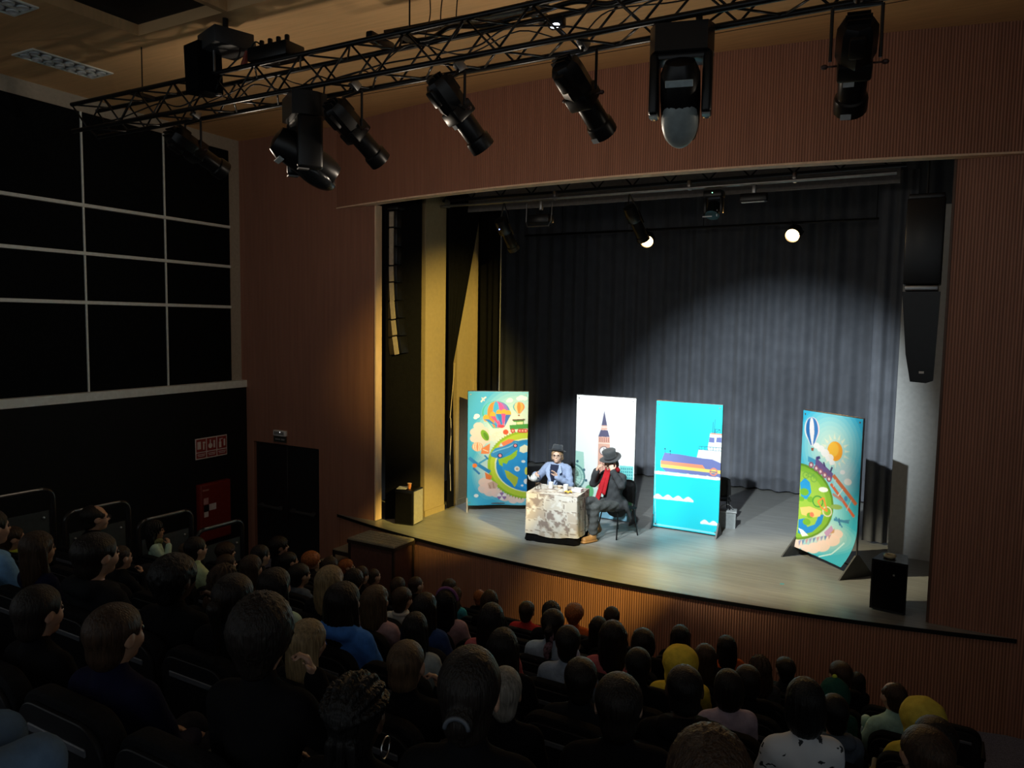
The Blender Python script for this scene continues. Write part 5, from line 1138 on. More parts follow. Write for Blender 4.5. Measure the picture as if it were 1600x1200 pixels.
BND1 = hat_mesh([(0.093, 0.004), (0.0945, 0.006), (0.090, 0.028), (0.0885, 0.03)], [], H1R, H1O, (0, -0.016, 0.074), (0.10, -0.08), 'hat_band')
def glasses(R_, o, sc):
    mb = MB(); R3 = Matrix(R_.tolist()); O = Vector(o); T = lambda *q: O+R3 @ (Vector(q)*sc)
    for s in (-1, 1):
        mb.tube([T(s*0.033+0.022*math.cos(a), 0.103, 0.002+0.018*math.sin(a)) for a in [2*PI*i/14 for i in range(14)]], 0.0022*sc, 6, True)
        mb.tube([T(s*0.055, 0.102, 0.006), T(s*0.076, 0.06, 0.008), T(s*0.080, -0.005, 0.006)], 0.002*sc, 6)
    mb.tube([T(-0.011, 0.104, 0.006), T(0, 0.107, 0.008), T(0.011, 0.104, 0.006)], 0.002*sc, 6); return mb.mesh('glasses', True)
LAP = MB()
for s in (-1, 1):
    LAP.prism([(s*0.080, 1.00), (s*0.110, 0.985), (s*0.150, 0.885), (s*0.118, 0.865), (s*0.128, 0.835), (s*0.018, 0.655), (s*0.014, 0.66)], -0.006, 0.006, Matrix.Translation((0, 0.178, 0.0)) @ Matrix(((1, 0, 0, 0), (0, 0, -1, 0), (0, 1, 0, 0), (0, 0, 0, 1))))
for v_ in LAP.b.verts: v_.co.y -= max(0, v_.co.z-0.86)*0.55+abs(v_.co.x)*0.22
LAPM = LAP.mesh('lapels', False)
VSF = MB().prism([(-0.085, 0.99), (-0.05, 0.83), (0, 0.665), (0.05, 0.83), (0.085, 0.99)], -0.006, 0.006, Matrix.Translation((0, 0.170, 0.0)) @ Matrix(((1, 0, 0, 0), (0, 0, -1, 0), (0, 1, 0, 0), (0, 0, 0, 1))))
for v_ in VSF.b.verts: v_.co.y -= max(0, v_.co.z-0.86)*0.55+abs(v_.co.x)*0.22
VSFM = VSF.mesh('shirt_front', False)
SK1 = (0.66, 0.42, 0.31); GREYH = (0.040, 0.044, 0.050); FELT = mat('felt', objcol=True, rough=0.95, spec=0.1, var=0.1, nscale=40, bump=0.3, bscale=120, sheen=0.2)
GLS = mat('dark_frame', (0.03, 0.02, 0.02, 1), 0.3); P1B = (-5.37, 11.00, 0.0); P1Y = PI-0.02
person1 = place((B1, [('jacket', JK1, None, (0.27, 0.33, 0.48)), ('lapels', LAPM, CLOTH, (0.32, 0.39, 0.55)), ('shirt_front', VSFM, CLOTH, (0.02, 0.025, 0.05)), ('shirt', TS1, None, (0.02, 0.022, 0.035)), ('trousers', TR1, None, (0.03, 0.03, 0.04)), ('hair', HR1, None, (0.33, 0.20, 0.11)), ('hat', HAT1, FELT, GREYH), ('hat_band', BND1, FELT, (0.02, 0.02, 0.022)), ('glasses', glasses(H1R, H1O, 1.08), GLS, None)]), P1B, P1Y, 'performer in a blue-grey jacket and dark felt hat pouring tea at the table', SK1)
obj('shoes', SHOES, None, person1, (0, 0.03, 0), scale=(1.15, 1.12, 1.1), color=(0.02, 0.02, 0.02))
stage_chair('black shell chair under the performer in the blue-grey jacket', (-5.38, 11.06, 0), P1Y)
M1 = Matrix.Translation(P1B) @ Matrix.Rotation(P1Y, 4, 'Z')
# teapot gripped in the right hand
tp = thing('teapot', 'white teapot in the hand of the performer in the blue-grey jacket', 'teapot', (M1 @ Vector((0.175, 0.475, 0.81))), (0.0, -0.12, P1Y+0.9))
part('body', MB().lathe([(0.03, -0.045), (0.045, -0.042), (0.062, -0.01), (0.060, 0.02), (0.042, 0.045), (0.03, 0.05)], 20), PORC, tp, smooth=True)
ldd = part('lid', MB().lathe([(0.034, 0.05), (0.03, 0.06), (0.012, 0.068), (0.008, 0.07), (0.012, 0.08), (0.008, 0.087), (0.001, 0.088)], 16), PORC, tp, smooth=True)
part('spout', MB().tube([(0.05, 0, -0.02), (0.075, 0, -0.005), (0.09, 0, 0.025), (0.105, 0, 0.045)], [0.017, 0.014, 0.010, 0.008], 10), PORC, tp, smooth=True)
part('handle', MB().tube([(-0.05, 0, 0.025), (-0.08, 0, 0.03), (-0.10, 0, 0.01), (-0.09, 0, -0.02), (-0.055, 0, -0.025)], 0.007, 8), PORC, tp, smooth=True)
# --- the one in the top hat: hands raised to the face, one leg forward, one tucked back
A2 = dict(R=((0.185, 0.035, 0.94), (0.255, 0.23, 0.80), (0.125, 0.285, 1.035)), L=((-0.185, 0.035, 0.94), (-0.285, 0.15, 0.85), (-0.135, 0.20, 1.06)), hr=((-0.45, -0.1, 0.8), (0.5, 0.8, 0.2)), hl=((0.35, 0.0, 0.9), (-0.6, 0.7, 0.2)), curl=(0.55, 0.6))
LG2 = (((0.09, 0.10, 0.50), (0.15, 0.46, 0.57), (0.10, 0.30, 0.17)), ((-0.09, 0.10, 0.50), (-0.10, 0.50, 0.53), (-0.08, 0.52, 0.11)))
v = Vol((-0.42, -0.26, -0.01), (0.42, 0.80, 1.45), 0.008); torso_a(v, 0, 0.10); limbs_a(v, A2, 0, 1, True)
for i, (a, b, c) in enumerate(LG2):
    v.rc(a, b, 0.078, 0.058, 0.03).rc(b, c, 0.056, 0.040, 0.02)
    if i == 0: v.rc(c, (c[0], c[1]-0.06, 0.10), 0.042, 0.036, 0.02).rc((c[0], c[1]-0.06, 0.11), (c[0], c[1]+0.09, 0.04), 0.040, 0.034, 0.02)
    else: v.rc((c[0], c[1]-0.02, 0.05), (c[0], c[1]+0.15, 0.04), 0.042, 0.036, 0.02)
H2R = rot3(0.12, -0.30, -0.08); H2O = (0.0, 0.115, 1.17); v.rc((0, 0.07, 1.12), (0, 0.03, 0.97), 0.047, 0.055, 0.03); ey = head(v, H2R, H2O, 1.08); B2 = vmesh(v, 'person', SKIN, ey)
v = Vol((-0.42, -0.30, 0.20), (0.42, 0.52, 1.16), 0.0095); torso_a(v, 0.026, 0.10); limbs_a(v, A2, 0.019, 0.90)
v.ell((0, -0.03, 0.47), (0.205, 0.165, 0.19), 0.05).rc((-0.18, -0.06, 0.50), (-0.23, -0.13, 0.30), 0.07, 0.03, 0.04, flat=((0.5, 0.8, 0), 1.7)).rc((0.18, -0.04, 0.50), (0.21, -0.08, 0.34), 0.06, 0.03, 0.04)
v.rc((0, 0.26, 0.40), (0, 0.5, 0.40), 0.13, 0.2, 0.02, True)
v.rc((-0.06, 0.0, 1.03), (0.06, 0.0, 1.03), 0.028, k=0.02).rc((0, 0.06, 1.02), (0, 0.06, 1.2), 0.058, 0.09, 0.006, True); v.cut((0, 0, -1), -0.25)
v.disp(lambda x, y, z: 0.005*np.sin(z*45+x*26)*np.sin(x*30+y*24)); JK2 = vmesh(v, 'coat', CLOTH)
v = Vol((-0.3, -0.16, 0.03), (0.3, 0.70, 0.72), 0.011); v.ell((0, 0.05, 0.51), (0.172, 0.135, 0.105), 0.04)
for a, b, c in LG2: c2 = tuple(np.array(b)+(np.array(c)-np.array(b))*0.90); v.rc(a, b, 0.095, 0.074, 0.03).rc(b, c2, 0.072, 0.066, 0.02)
v.cut((0, 0, 1), 0.64); v.disp(lambda x, y, z: 0.004*np.sin(z*60+y*30)); TR2 = vmesh(v, 'trousers', CLOTH)
def boot(c, heel_up):
    v = Vol((c[0]-0.12, c[1]-0.2, -0.012), (c[0]+0.12, c[1]+0.30, 0.34), 0.009); x, y, z = c
    if heel_up: v.rc((x, y-0.02, 0.20), (x, y-0.06, 0.11), 0.050, 0.050, 0.02).rc((x, y-0.06, 0.11), (x, y+0.10, 0.05), 0.050, 0.045, 0.02); v.rc((x, y-0.09, 0.075), (x, y+0.11, 0.012), 0.030, 0.026, 0.004, flat=((0, 0.4, 0.9), 1.6))
    else: v.rc((x, y, 0.06), (x, y, 0.17), 0.052, 0.056, 0.02).rc((x, y-0.01, 0.055), (x, y+0.17, 0.048), 0.050, 0.046, 0.02).rc((x, y-0.03, 0.02), (x, y+0.18, 0.02), 0.056, 0.052, 0.004, flat=((0, 0, 1), 2.6)); 
    v.cut((0, 0, -1), 0.0); return vmesh(v, 'boot', LEATH)
BT = [boot(LG2[0][2], True), boot(LG2[1][2], False)]
v = Vol((-0.2, 0.0, 0.40), (0.2, 0.40, 1.16), 0.009)
for k in range(15):
    a0 = 2*PI*k/15; a1 = 2*PI*(k+1)/15; v.rc((0.085*math.cos(a0), 0.06+0.08*math.sin(a0), 1.05), (0.085*math.cos(a1), 0.06+0.08*math.sin(a1), 1.05), 0.030, k=0.02)
v.rc((0.05, 0.15, 1.02), (0.075, 0.225, 0.78), 0.040, 0.050, 0.02, flat=((0.2, 0.95, 0), 2.0)).rc((0.075, 0.225, 0.78), (0.12, 0.30, 0.50), 0.050, 0.058, 0.02, flat=((0.2, 0.95, 0), 2.4)).rc((-0.01, 0.15, 1.0), (0.02, 0.22, 0.70), 0.034, 0.040, 0.01, flat=((0.1, 0.95, 0), 2.2))
v.disp(lambda x, y, z: 0.006*np.sin(x*140+z*8)); SCF = vmesh(v, 'scarf', CLOTH)
def h2(v):
    v.ell((0, -0.016, 0.02), (0.086, 0.102, 0.085)).ell((0, -0.05, -0.05), (0.092, 0.065, 0.075), 0.03); v.ell((0, 0.105, -0.035), (0.076, 0.085, 0.10), 0.012, True)
v = in_head(h2, H2R, H2O, 1.08); v.disp(strands(18, 0.005, 1.0)); HR2 = vmesh(v, 'hair', HAIR)
HAT2 = hat_mesh([(0.05, 0.132), (0.098, 0.134), (0.102, 0.128), (0.094, 0.07), (0.093, 0.0)], [(0.125, -0.008), (0.158, 0.0), (0.161, 0.004), (0.158, 0.008), (0.125, 0.0), (0.096, 0.006)], H2R, H2O, (0, -0.005, 0.058), (-0.06, 0.08), 'top_hat')
BND2 = hat_mesh([(0.0945, 0.004), (0.096, 0.006), (0.096, 0.032), (0.0945, 0.034)], [], H2R, H2O, (0, -0.005, 0.058), (-0.06, 0.08), 'hat_band')
cuf = MB()
for key in ('R', 'L'): a = Vector(A2[key][1]); b_ = Vector(A2[key][2]); cuf.cyl(a+(b_-a)*0.86, a+(b_-a)*0.99, 0.040, 0.037, 14, False)
P2B = (-4.30, 10.87, 0.0); P2Y = math.radians(156)
person2 = place((B2, [('coat', JK2, None, (0.042, 0.045, 0.048)), ('trousers', TR2, None, (0.072, 0.076, 0.074)), ('scarf', SCF, None, (0.40, 0.018, 0.025)), ('hair', HR2, None, (0.06, 0.03, 0.02)), ('top_hat', HAT2, FELT, (0.045, 0.048, 0.05)), ('hat_band', BND2, FELT, (0.015, 0.015, 0.016)), ('shirt_cuffs', cuf.mesh('shirt_cuffs', True), CLOTH, (0.7, 0.7, 0.7)), ('boot', BT[0], None, (0.24, 0.115, 0.035)), ('boot', BT[1], None, (0.36, 0.18, 0.055)), ('glasses', glasses(H2R, H2O, 1.08), GLS, None)]), P2B, P2Y, 'performer in a dark coat, red scarf and tilted top hat, hands raised to the face', (0.60, 0.37, 0.27))
stage_chair('black shell chair under the performer in the top hat', (-4.27, 10.93, 0), P2Y)
# --- things behind the ship banner
stage_chair('black shell chair half hidden behind the ship banner', (-3.12, 12.45, 0), 0.35)
t = thing('storage_bin', 'grey storage bin with a wire handle behind the ship banner', 'bin', (-2.93, 12.35, 0), (0, 0, 0.2))
BINM = mat('grey_bin', (0.22, 0.24, 0.24, 1), 0.5)
part('body', MB().prism([(-0.15, -0.11), (0.15, -0.11), (0.15, 0.11), (-0.15, 0.11)], 0.0, 0.27), BINM, t); part('rim', MB().box((0, 0, 0.27), (0.33, 0.25, 0.025), bev=0.006), mat('bin_rim', (0.32, 0.34, 0.34, 1), 0.5), t)
part('handle', MB().tube([(-0.10*math.cos(a), 0.0, 0.28+0.09*math.sin(a)) for a in [PI*i/12 for i in range(13)]], 0.008, 8), STEEL, t, smooth=True)
tag(obj('floor_tape', MB().box((0, 0, 0.001), (0.05, 0.03, 0.002)).mesh('floor_tape'), mat('cyan_tape', (0.05, 0.4, 0.5, 1), 0.6), None, (-1.62, 9.95, 0), (0, 0, 0.5)), 'small cyan tape mark on the stage floor near the right banner', 'tape')
# ------------------------------------------------------------------ theatre seats
SEATF = mat('seat_fabric', (0.008, 0.0085, 0.010, 1), 0.85, spec=0.08, var=0.25, nscale=60, bump=0.4, bscale=150)
SHELL = mat('seat_shell', (0.010, 0.0105, 0.0125, 1), 0.45, spec=0.25, var=0.15)
STRIPM = mat('seat_strip', (0.10, 0.11, 0.13, 1), 0.35, var=0.1)
def rounded(w, h, r, n=7, low=0.03):
    P = []
    for cx, cy, a0, rr in ((w/2-r, h-r, 0, r), (-w/2+r, h-r, PI/2, r), (-w/2+low, low, PI, low), (w/2-low, low, 1.5*PI, low)):
        for i in range(n+1): a = a0+PI/2*i/n; P.append((cx+rr*math.cos(a), cy+rr*math.sin(a)))
    return P
def slab(poly, t, bev, lean):
    mb = MB(); mb.prism(poly, -t/2, t/2, Matrix.Rotation(PI/2, 4, 'X'))
    big = [f for f in mb.b.faces if len(f.verts) > 6]; es = list({e for f in big for e in f.edges})
    bmesh.ops.bevel(mb.b, geom=es, offset=bev, segments=3, affect='EDGES', profile=0.6)
    for v_ in mb.b.verts: v_.co.y -= lean*v_.co.z
    return mb
SM = {}
SM['backrest'] = slab(rounded(0.468, 0.50, 0.11), 0.075, 0.022, 0.10).mesh('backrest', 'auto'); SM['backrest'].materials.append(SEATF)
SM['back_shell'] = slab(rounded(0.44, 0.46, 0.10), 0.022, 0.008, 0.10).mesh('back_shell', 'auto'); SM['back_shell'].materials.append(SHELL)
SM['back_strip'] = MB().box((0, 0, 0), (0.31, 0.008, 0.026), bev=0.003, seg=1).mesh('back_strip'); SM['back_strip'].materials.append(STRIPM)
SM['cushion'] = MB().box((0, 0, 0), (0.44, 0.44, 0.09), bev=0.03, seg=3).mesh('cushion', 'auto'); SM['cushion'].materials.append(SEATF)
SM['armrest'] = MB().box((0, 0.0, 0.0), (0.042, 0.34, 0.035), bev=0.012).box((0, 0.02, -0.27), (0.032, 0.22, 0.54), bev=0.008, seg=1).mesh('armrest', 'auto'); SM['armrest'].materials.append(BLACK)
def seat(x, k, label):
    y = 1.33+0.9*k; z = 2.6-0.37*y-0.86
    o = tag(obj('theatre_seat', None, None, None, (x, y, z)), label, 'seat', 'theatre seats in the raked rows')
    b_ = obj('backrest', SM['backrest'], None, o, (0, 0.02, 0.36)); s_ = obj('back_shell', SM['back_shell'], None, b_, (0, -0.047, 0.01)); obj('back_strip', SM['back_strip'], None, s_, (0, -0.051, 0.375))
    obj('cushion', SM['cushion'], None, o, (0, 0.27, 0.345)); obj('armrest', SM['armrest'], None, o, (0.254, 0.17, 0.585))
    return o
COLS = dict(blk=(0.005, 0.005, 0.006), navy=(0.005, 0.006, 0.025), char=(0.010, 0.011, 0.013), mint=(0.42, 0.58, 0.46), palegreen=(0.42, 0.52, 0.30), brown=(0.055, 0.032, 0.020), slate=(0.07, 0.09, 0.12), blue=(0.06, 0.20, 0.62), pink=(0.40, 0.26, 0.28), white=(0.5, 0.52, 0.5), denim=(0.03, 0.06, 0.17), grey=(0.34, 0.38, 0.38), teal=(0.05, 0.30, 0.36), rose=(0.45, 0.12, 0.13), red=(0.5, 0.04, 0.04), paleblue=(0.36, 0.48, 0.62), orange=(0.60, 0.13, 0.03), paleblue2=(0.28, 0.34, 0.44), lilac=(0.42, 0.33, 0.40), yel=(0.70, 0.52, 0.06), yel2=(0.50, 0.40, 0.06), grn=(0.012, 0.06, 0.045), mint2=(0.35, 0.55, 0.48), ltblue=(0.16, 0.34, 0.60), grey2=(0.05, 0.05, 0.055), tee=(0.55, 0.57, 0.60))
HCOL = dict(dk=(0.010, 0.0075, 0.006), blk=(0.005, 0.0045, 0.0045), br=(0.032, 0.018, 0.010), lb=(0.075, 0.047, 0.026), bl=(0.22, 0.16, 0.085), gin_lit=(0.28, 0.09, 0.025), ash=(0.18, 0.17, 0.15), yel=COLS['yel'], yel2=COLS['yel2'], grn=COLS['grn'])  # the ginger tone also holds the orange light on some heads
TEE = bpy.data.materials.new('animal_print_cloth'); TEE.use_nodes = True; nt = TEE.node_tree; b = nt.nodes['Principled BSDF']
tc = nt.nodes.new('ShaderNodeTexCoord'); mp = nt.nodes.new('ShaderNodeMapping'); mp.inputs['Scale'].default_value = (1, 1, 1.7); nt.links.new(tc.outputs['Object'], mp.inputs['Vector'])
nz = nt.nodes.new('ShaderNodeTexNoise'); nz.inputs['Scale'].default_value = 26; nt.links.new(mp.outputs['Vector'], nz.inputs['Vector'])
vo = nt.nodes.new('ShaderNodeTexVoronoi'); vo.inputs['Scale'].default_value = 14; mm = nt.nodes.new('ShaderNodeMix'); mm.data_type = 'VECTOR'; mm.inputs[0].default_value = 0.07
nt.links.new(mp.outputs['Vector'], mm.inputs[4]); nt.links.new(nz.outputs['Color'], mm.inputs[5]); nt.links.new(mm.outputs[1], vo.inputs['Vector'])
rp = nt.nodes.new('ShaderNodeValToRGB'); rp.color_ramp.interpolation = 'CONSTANT'; rp.color_ramp.elements[0].color = (0.02, 0.025, 0.03, 1); rp.color_ramp.elements[1].position = 0.24; rp.color_ramp.elements[1].color = (0.55, 0.57, 0.60, 1)
nt.links.new(vo.outputs['Distance'], rp.inputs['Fac']); nt.links.new(rp.outputs['Color'], b.inputs['Base Color']); b.inputs['Roughness'].default_value = 0.9
PITCH = 0.508; OFF = [0.23, 0.186, 0.082, 0.087, 0.023, 0.431, 0.391, 0.26]
AUD = [
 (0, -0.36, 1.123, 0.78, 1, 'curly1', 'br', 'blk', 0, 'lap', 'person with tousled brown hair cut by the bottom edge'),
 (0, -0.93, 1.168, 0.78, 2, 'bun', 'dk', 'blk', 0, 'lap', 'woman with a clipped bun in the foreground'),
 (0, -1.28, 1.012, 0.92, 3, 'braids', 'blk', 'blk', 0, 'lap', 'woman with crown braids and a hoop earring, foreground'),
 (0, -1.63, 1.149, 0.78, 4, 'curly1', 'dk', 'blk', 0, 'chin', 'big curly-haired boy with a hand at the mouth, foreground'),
 (0, -2.32, 1.0, 0.98, 5, 'short0', 'br', 'navy', 0, 'lap', 'boy with brown hair and navy top in the nearest row'),
 (0, -2.77, 0.983, 0.86, 6, 'short1', 'dk', 'blk', 0, 'lap', 'short-haired boy in profile at the near left edge'),
 (1, -0.9, 1.076, 0.95, 2, 'short0', 'dk', 'blk', 0, 'lap', 'child with the biggest dark head, centre foreground'),
 (1, -1.35, 1.002, 0.78, 3, 'short1', 'ash', 'blk', 0, 'lap', 'child with ash-grey hair leaning beside the bun'),
 (1, -1.81, 0.995, 1.0, 4, 'buzz', 'lb', 'blk', 0, 'chin', 'boy with cropped fair hair holding up a hand, foreground'),
 (1, -2.35, 0.965, 0.95, 5, 'sidebraid', 'bl', 'blk', 0, 'lap', 'girl with long blond hair and a side braid'),
 (1, -2.82, 1.073, 1.01, 6, 'tail', 'dk', 'blk', 0, 'lap', 'girl with dark hair tied back, behind the curly-haired big boy'),
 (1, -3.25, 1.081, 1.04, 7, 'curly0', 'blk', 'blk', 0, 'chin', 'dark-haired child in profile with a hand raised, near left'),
 (1, -3.9, 1.094, 1.1, 8, 'short1', 'dk', 'char', 1, 'lap', 'child in a bulky charcoal hoodie before the bald man'),
 (1, -4.46, 1.034, 0.86, 9, 'long1', 'br', 'navy', 0, 'lap', 'girl with long brown hair beside the lime-collared child'),
 (2, 0.03, 1.053, 1.08, 0, 'short0', 'br', 'ltblue', 0, 'lap', 'child with dark brown hair at the bottom right corner'),
 (2, -0.42, 1.139, 0.78, 1, 'bob', 'blk', 'tee', 0, 'lap', 'child in a white tee with dark animal print'),
 (2, -0.93, 1.071, 1.02, 2, 'buzz', 'blk', 'blk', 1, 'lap', 'child with cropped black hair in front of the yellow hood'),
 (2, -1.44, 0.987, 1.01, 3, 'short1', 'dk', 'char', 0, 'lap', 'boy with lit dark hair, left of the biggest dark head'),
 (2, -1.88, 1.04, 0.85, 4, 'long1', 'dk', 'blk', 0, 'lap', 'girl with straight dark hair ending in tips, behind the bun'),
 (2, -2.44, 1.014, 0.78, 5, 'long1', 'dk', 'grey', 0, 'lap', 'girl with long dark hair and a pale grey top'),
 (2, -2.96, 1.068, 1.03, 6, 'long1', 'dk', 'blue', 1, 'lap', 'girl with long dark hair and a bright blue hoodie'),
 (2, -3.52, 1.055, 1.01, 7, 'long1', 'dk', 'mint', 0, 'lap', 'girl with long dark hair and lit brown crown'),
 (2, -3.99, 1.004, 0.91, 8, 'wavy', 'br', 'brown', 1, 'lap', 'child with fuzzy brown hair and hood at left'),
 (2, -5.08, 0.969, 0.78, 10, 'buzz', 'br', 'char', 0, 'chin', 'small child with hands clasped at the chin'),
 (2, -6.54, 0.883, 1.1, 13, 'short0', 'br', 'blk', 1, 'lap', 'child with a lime collar in profile at the left edge'),
 (3, 0.07, 1.021, 1.1, 0, 'short1', 'dk', 'blk', 0, 'lap', 'child with dark hair in front of the mustard hood'),
 (3, -0.39, 1.03, 0.83, 1, 'short0', 'blk', 'slate', 1, 'chin', 'boy with a hand at the ear beside the animal-print tee'),
 (3, -0.94, 1.021, 0.87, 2, 'bob', 'dk', 'lilac', 0, 'lap', 'girl with dark hair gathered low and a lilac top'),
 (3, -1.47, 1.023, 0.95, 3, 'short0', 'blk', 'blk', 0, 'lap', 'child with short black hair left of the yellow hood'),
 (3, -1.93, 1.056, 0.92, 4, 'short1', 'dk', 'paleblue2', 0, 'lap', 'boy with cropped dark hair and a pale blue sweatshirt'),
 (3, -2.49, 1.084, 0.88, 5, 'long1', 'dk', 'rose', 0, 'lap', 'girl with long dark hair and a rose top, mid rows'),
 (3, -3.03, 1.05, 0.91, 6, 'long0', 'dk', 'denim', 0, 'lap', 'girl with long dark hair and a denim jacket'),
 (3, -3.47, 1.017, 1.05, 7, 'long0', 'lb', 'pink', 0, 'lap', 'girl with long light brown hair and a dusty pink top'),
 (3, -3.91, 1.078, 1.06, 8, 'long0', 'bl', 'char', 0, 'lap', 'girl with long blond hair left of the blue hoodie'),
 (3, -4.76, 1.029, 0.89, 10, 'long0', 'br', 'brown', 0, 'lap', 'child with brown hair to the shoulders below the black door'),
 (3, -5.44, 1.072, 0.89, 11, 'short0', 'dk', 'palegreen', 0, 'lap', 'child in a pale green top near the red cabinet'),
 (3, -6.88, 1.135, 1.1, 14, 'receding', 'dk', 'blk', 0, 'lap', 'balding man with glasses in profile before a guard rail'),
 (4, 0.01, 1.028, 1.09, 0, 'hood', 'yel2', 'yel2', 0, 'lap', 'child in a mustard yellow hood at the right'),
 (4, -0.48, 1.04, 0.78, 1, 'hood', 'grn', 'grn', 0, 'lap', 'child in a dark green hood with a lime tuft'),
 (4, -1.02, 0.998, 1.05, 2, 'short0', 'dk', 'blk', 0, 'lap', 'child with dark hair right of the lilac top'),
 (4, -1.48, 1.011, 1.09, 3, 'hood', 'yel', 'yel', 0, 'lap', 'child in a plain yellow fleece hood'),
 (4, -1.99, 1.087, 1.02, 4, 'long1', 'dk', 'rose', 0, 'lap', 'tall girl with long dark hair and a rosy sleeve'),
 (4, -2.48, 1.075, 1.04, 5, 'tail', 'dk', 'paleblue', 0, 'lap', 'girl with a patterned hair scarf and pale blue shirt'),
 (4, -3.47, 1.045, 0.95, 7, 'long1', 'blk', 'pink', 0, 'lap', 'girl with black hair, purple headband and pale pink top'),
 (4, -3.93, 0.979, 1.04, 8, 'short1', 'br', 'white', 0, 'lap', 'boy with short hair and a white collar'),
 (4, -4.47, 1.039, 0.78, 9, 'curly1', 'dk', 'blk', 0, 'lap', 'child with plaited dark hair above the blue hoodie girl'),
 (4, -5.14, 0.974, 1.09, 10, 'short1', 'dk', 'slate', 1, 'lap', 'boy with dark hair and a slate hooded jacket'),
 (4, -5.66, 1.069, 0.88, 11, 'short1', 'dk', 'char', 0, 'lap', 'boy with parted dark hair left of the curly-haired man'),
 (4, -6.15, 0.901, 1.1, 12, 'short0', 'br', 'brown', 0, 'lap', 'child with smooth brown hair in front of the tousled one'),
 (4, -6.77, 0.934, 0.78, 13, 'buzz', 'lb', 'blk', 0, 'lap', 'child with cropped fair hair beside the pale green top'),
 (4, -7.27, 1.077, 0.78, 14, 'wavy', 'dk', 'mint', 0, 'chin', 'woman with glasses, dark hair and a mint top'),
 (5, -0.17, 1.055, 0.96, 1, 'receding', 'br', 'mint2', 0, 'lap', 'child with cropped hair and high forehead at the right end'),
 (5, -1.11, 1.027, 0.86, 3, 'wavy', 'br', 'grey2', 0, 'lap', 'girl with brown hair and pale strap, right of centre'),
 (5, -1.54, 1.019, 0.98, 4, 'long0', 'br', 'blk', 0, 'lap', 'girl with parted brown hair right of the yellow hood'),
 (5, -2.07, 1.027, 1.07, 5, 'bob', 'dk', 'blk', 0, 'lap', 'child with a rounded dark bob, left of the yellow hood'),
 (5, -2.94, 1.087, 0.85, 7, 'curly0', 'dk', 'char', 0, 'lap', 'child with dark hair behind the patterned hair scarf'),
 (5, -3.59, 1.072, 0.86, 8, 'long0', 'br', 'blk', 0, 'lap', 'girl with long brown hair beside the small ginger child'),
 (5, -4.68, 1.005, 0.89, 10, 'short0', 'br', 'blk', 0, 'lap', 'child with brown hair under the stage edge corner'),
 (5, -5.16, 1.035, 0.78, 11, 'short1', 'br', 'blk', 0, 'lap', 'boy with short hair looking right under the platform'),
 (5, -5.6, 1.051, 0.78, 12, 'curly0', 'br', 'blk', 0, 'lap', 'child with short brown hair below the platform steps'),
 (5, -6.22, 1.002, 1.06, 13, 'short0', 'dk', 'char', 0, 'lap', 'child with round dark hair right below the curly-haired man'),
 (5, -7.25, 0.936, 1.08, 15, 'curly1', 'br', 'blk', 0, 'lap', 'child with tousled brown hair looking right beside the rail'),
 (6, -0.61, 1.069, 1.04, 2, 'short1', 'br', 'blk', 0, 'lap', 'child with brown hair behind the green hood'),
 (6, -1.06, 1.007, 1.01, 3, 'short1', 'dk', 'char', 0, 'lap', 'boy with short hair alone before the red-brown fascia'),
 (6, -2.85, 0.998, 1.02, 6, 'long0', 'dk', 'blk', 0, 'lap', 'girl with dark hair left of the tall long-haired girl'),
 (6, -3.67, 0.994, 1.04, 8, 'short0', 'br', 'red', 0, 'lap', 'boy with round brown hair and red collar near the fascia'),
 (6, -4.58, 0.979, 0.78, 10, 'wavy', 'lb', 'teal', 0, 'lap', 'girl with wavy light brown hair and a teal top'),
 (6, -5.13, 0.998, 0.98, 11, 'buzz', 'br', 'char', 0, 'lap', 'boy with cropped hair and lit ear under the fascia corner'),
 (6, -5.75, 0.987, 0.85, 12, 'buzz', 'br', 'brown', 0, 'lap', 'boy with cropped hair and lit face at the platform leg'),
 (6, -6.76, 1.002, 1.04, 14, 'curly1', 'gin_lit', 'blk', 0, 'lap', 'child with brightly lit ginger curls by the door edge'),
 (6, -7.33, 1.096, 1.06, 15, 'curly0', 'dk', 'blk', 0, 'lap', 'man with curly dark hair in profile before the black door'),
 (7, -0.54, 0.978, 0.78, 2, 'long0', 'dk', 'blk', 0, 'lap', 'girl with dark hair farthest right of the green hood'),
 (7, -1.79, 1.042, 1.03, 4, 'long1', 'dk', 'orange', 0, 'lap', 'girl with long dark hair and an orange top'),
 (7, -2.28, 1.042, 1.1, 5, 'long0', 'dk', 'blk', 0, 'lap', 'girl with a silver hair clip above the yellow hood'),
 (7, -3.07, 1.077, 0.85, 7, 'curly1', 'br', 'blk', 0, 'lap', 'child with brown curls in front of the golden fascia patch'),
 (7, -3.53, 1.018, 1.1, 8, 'curly1', 'gin_lit', 'orange', 0, 'lap', 'child with reddish curls and an orange top at the fascia'),
 (7, -4.82, 0.956, 0.78, 10, 'curly0', 'gin_lit', 'blk', 0, 'lap', 'small child with ginger hair close to the fascia'),
 (7, -5.27, 1.005, 1.03, 11, 'short0', 'br', 'blk', 0, 'lap', 'child with brown hair partly behind the purple headband'),
 (7, -6.99, 0.969, 1.1, 14, 'short0', 'gin_lit', 'blk', 0, 'lap', 'child with orange-lit hair in front of the platform'),  # orange light on the hair put into its colour
]

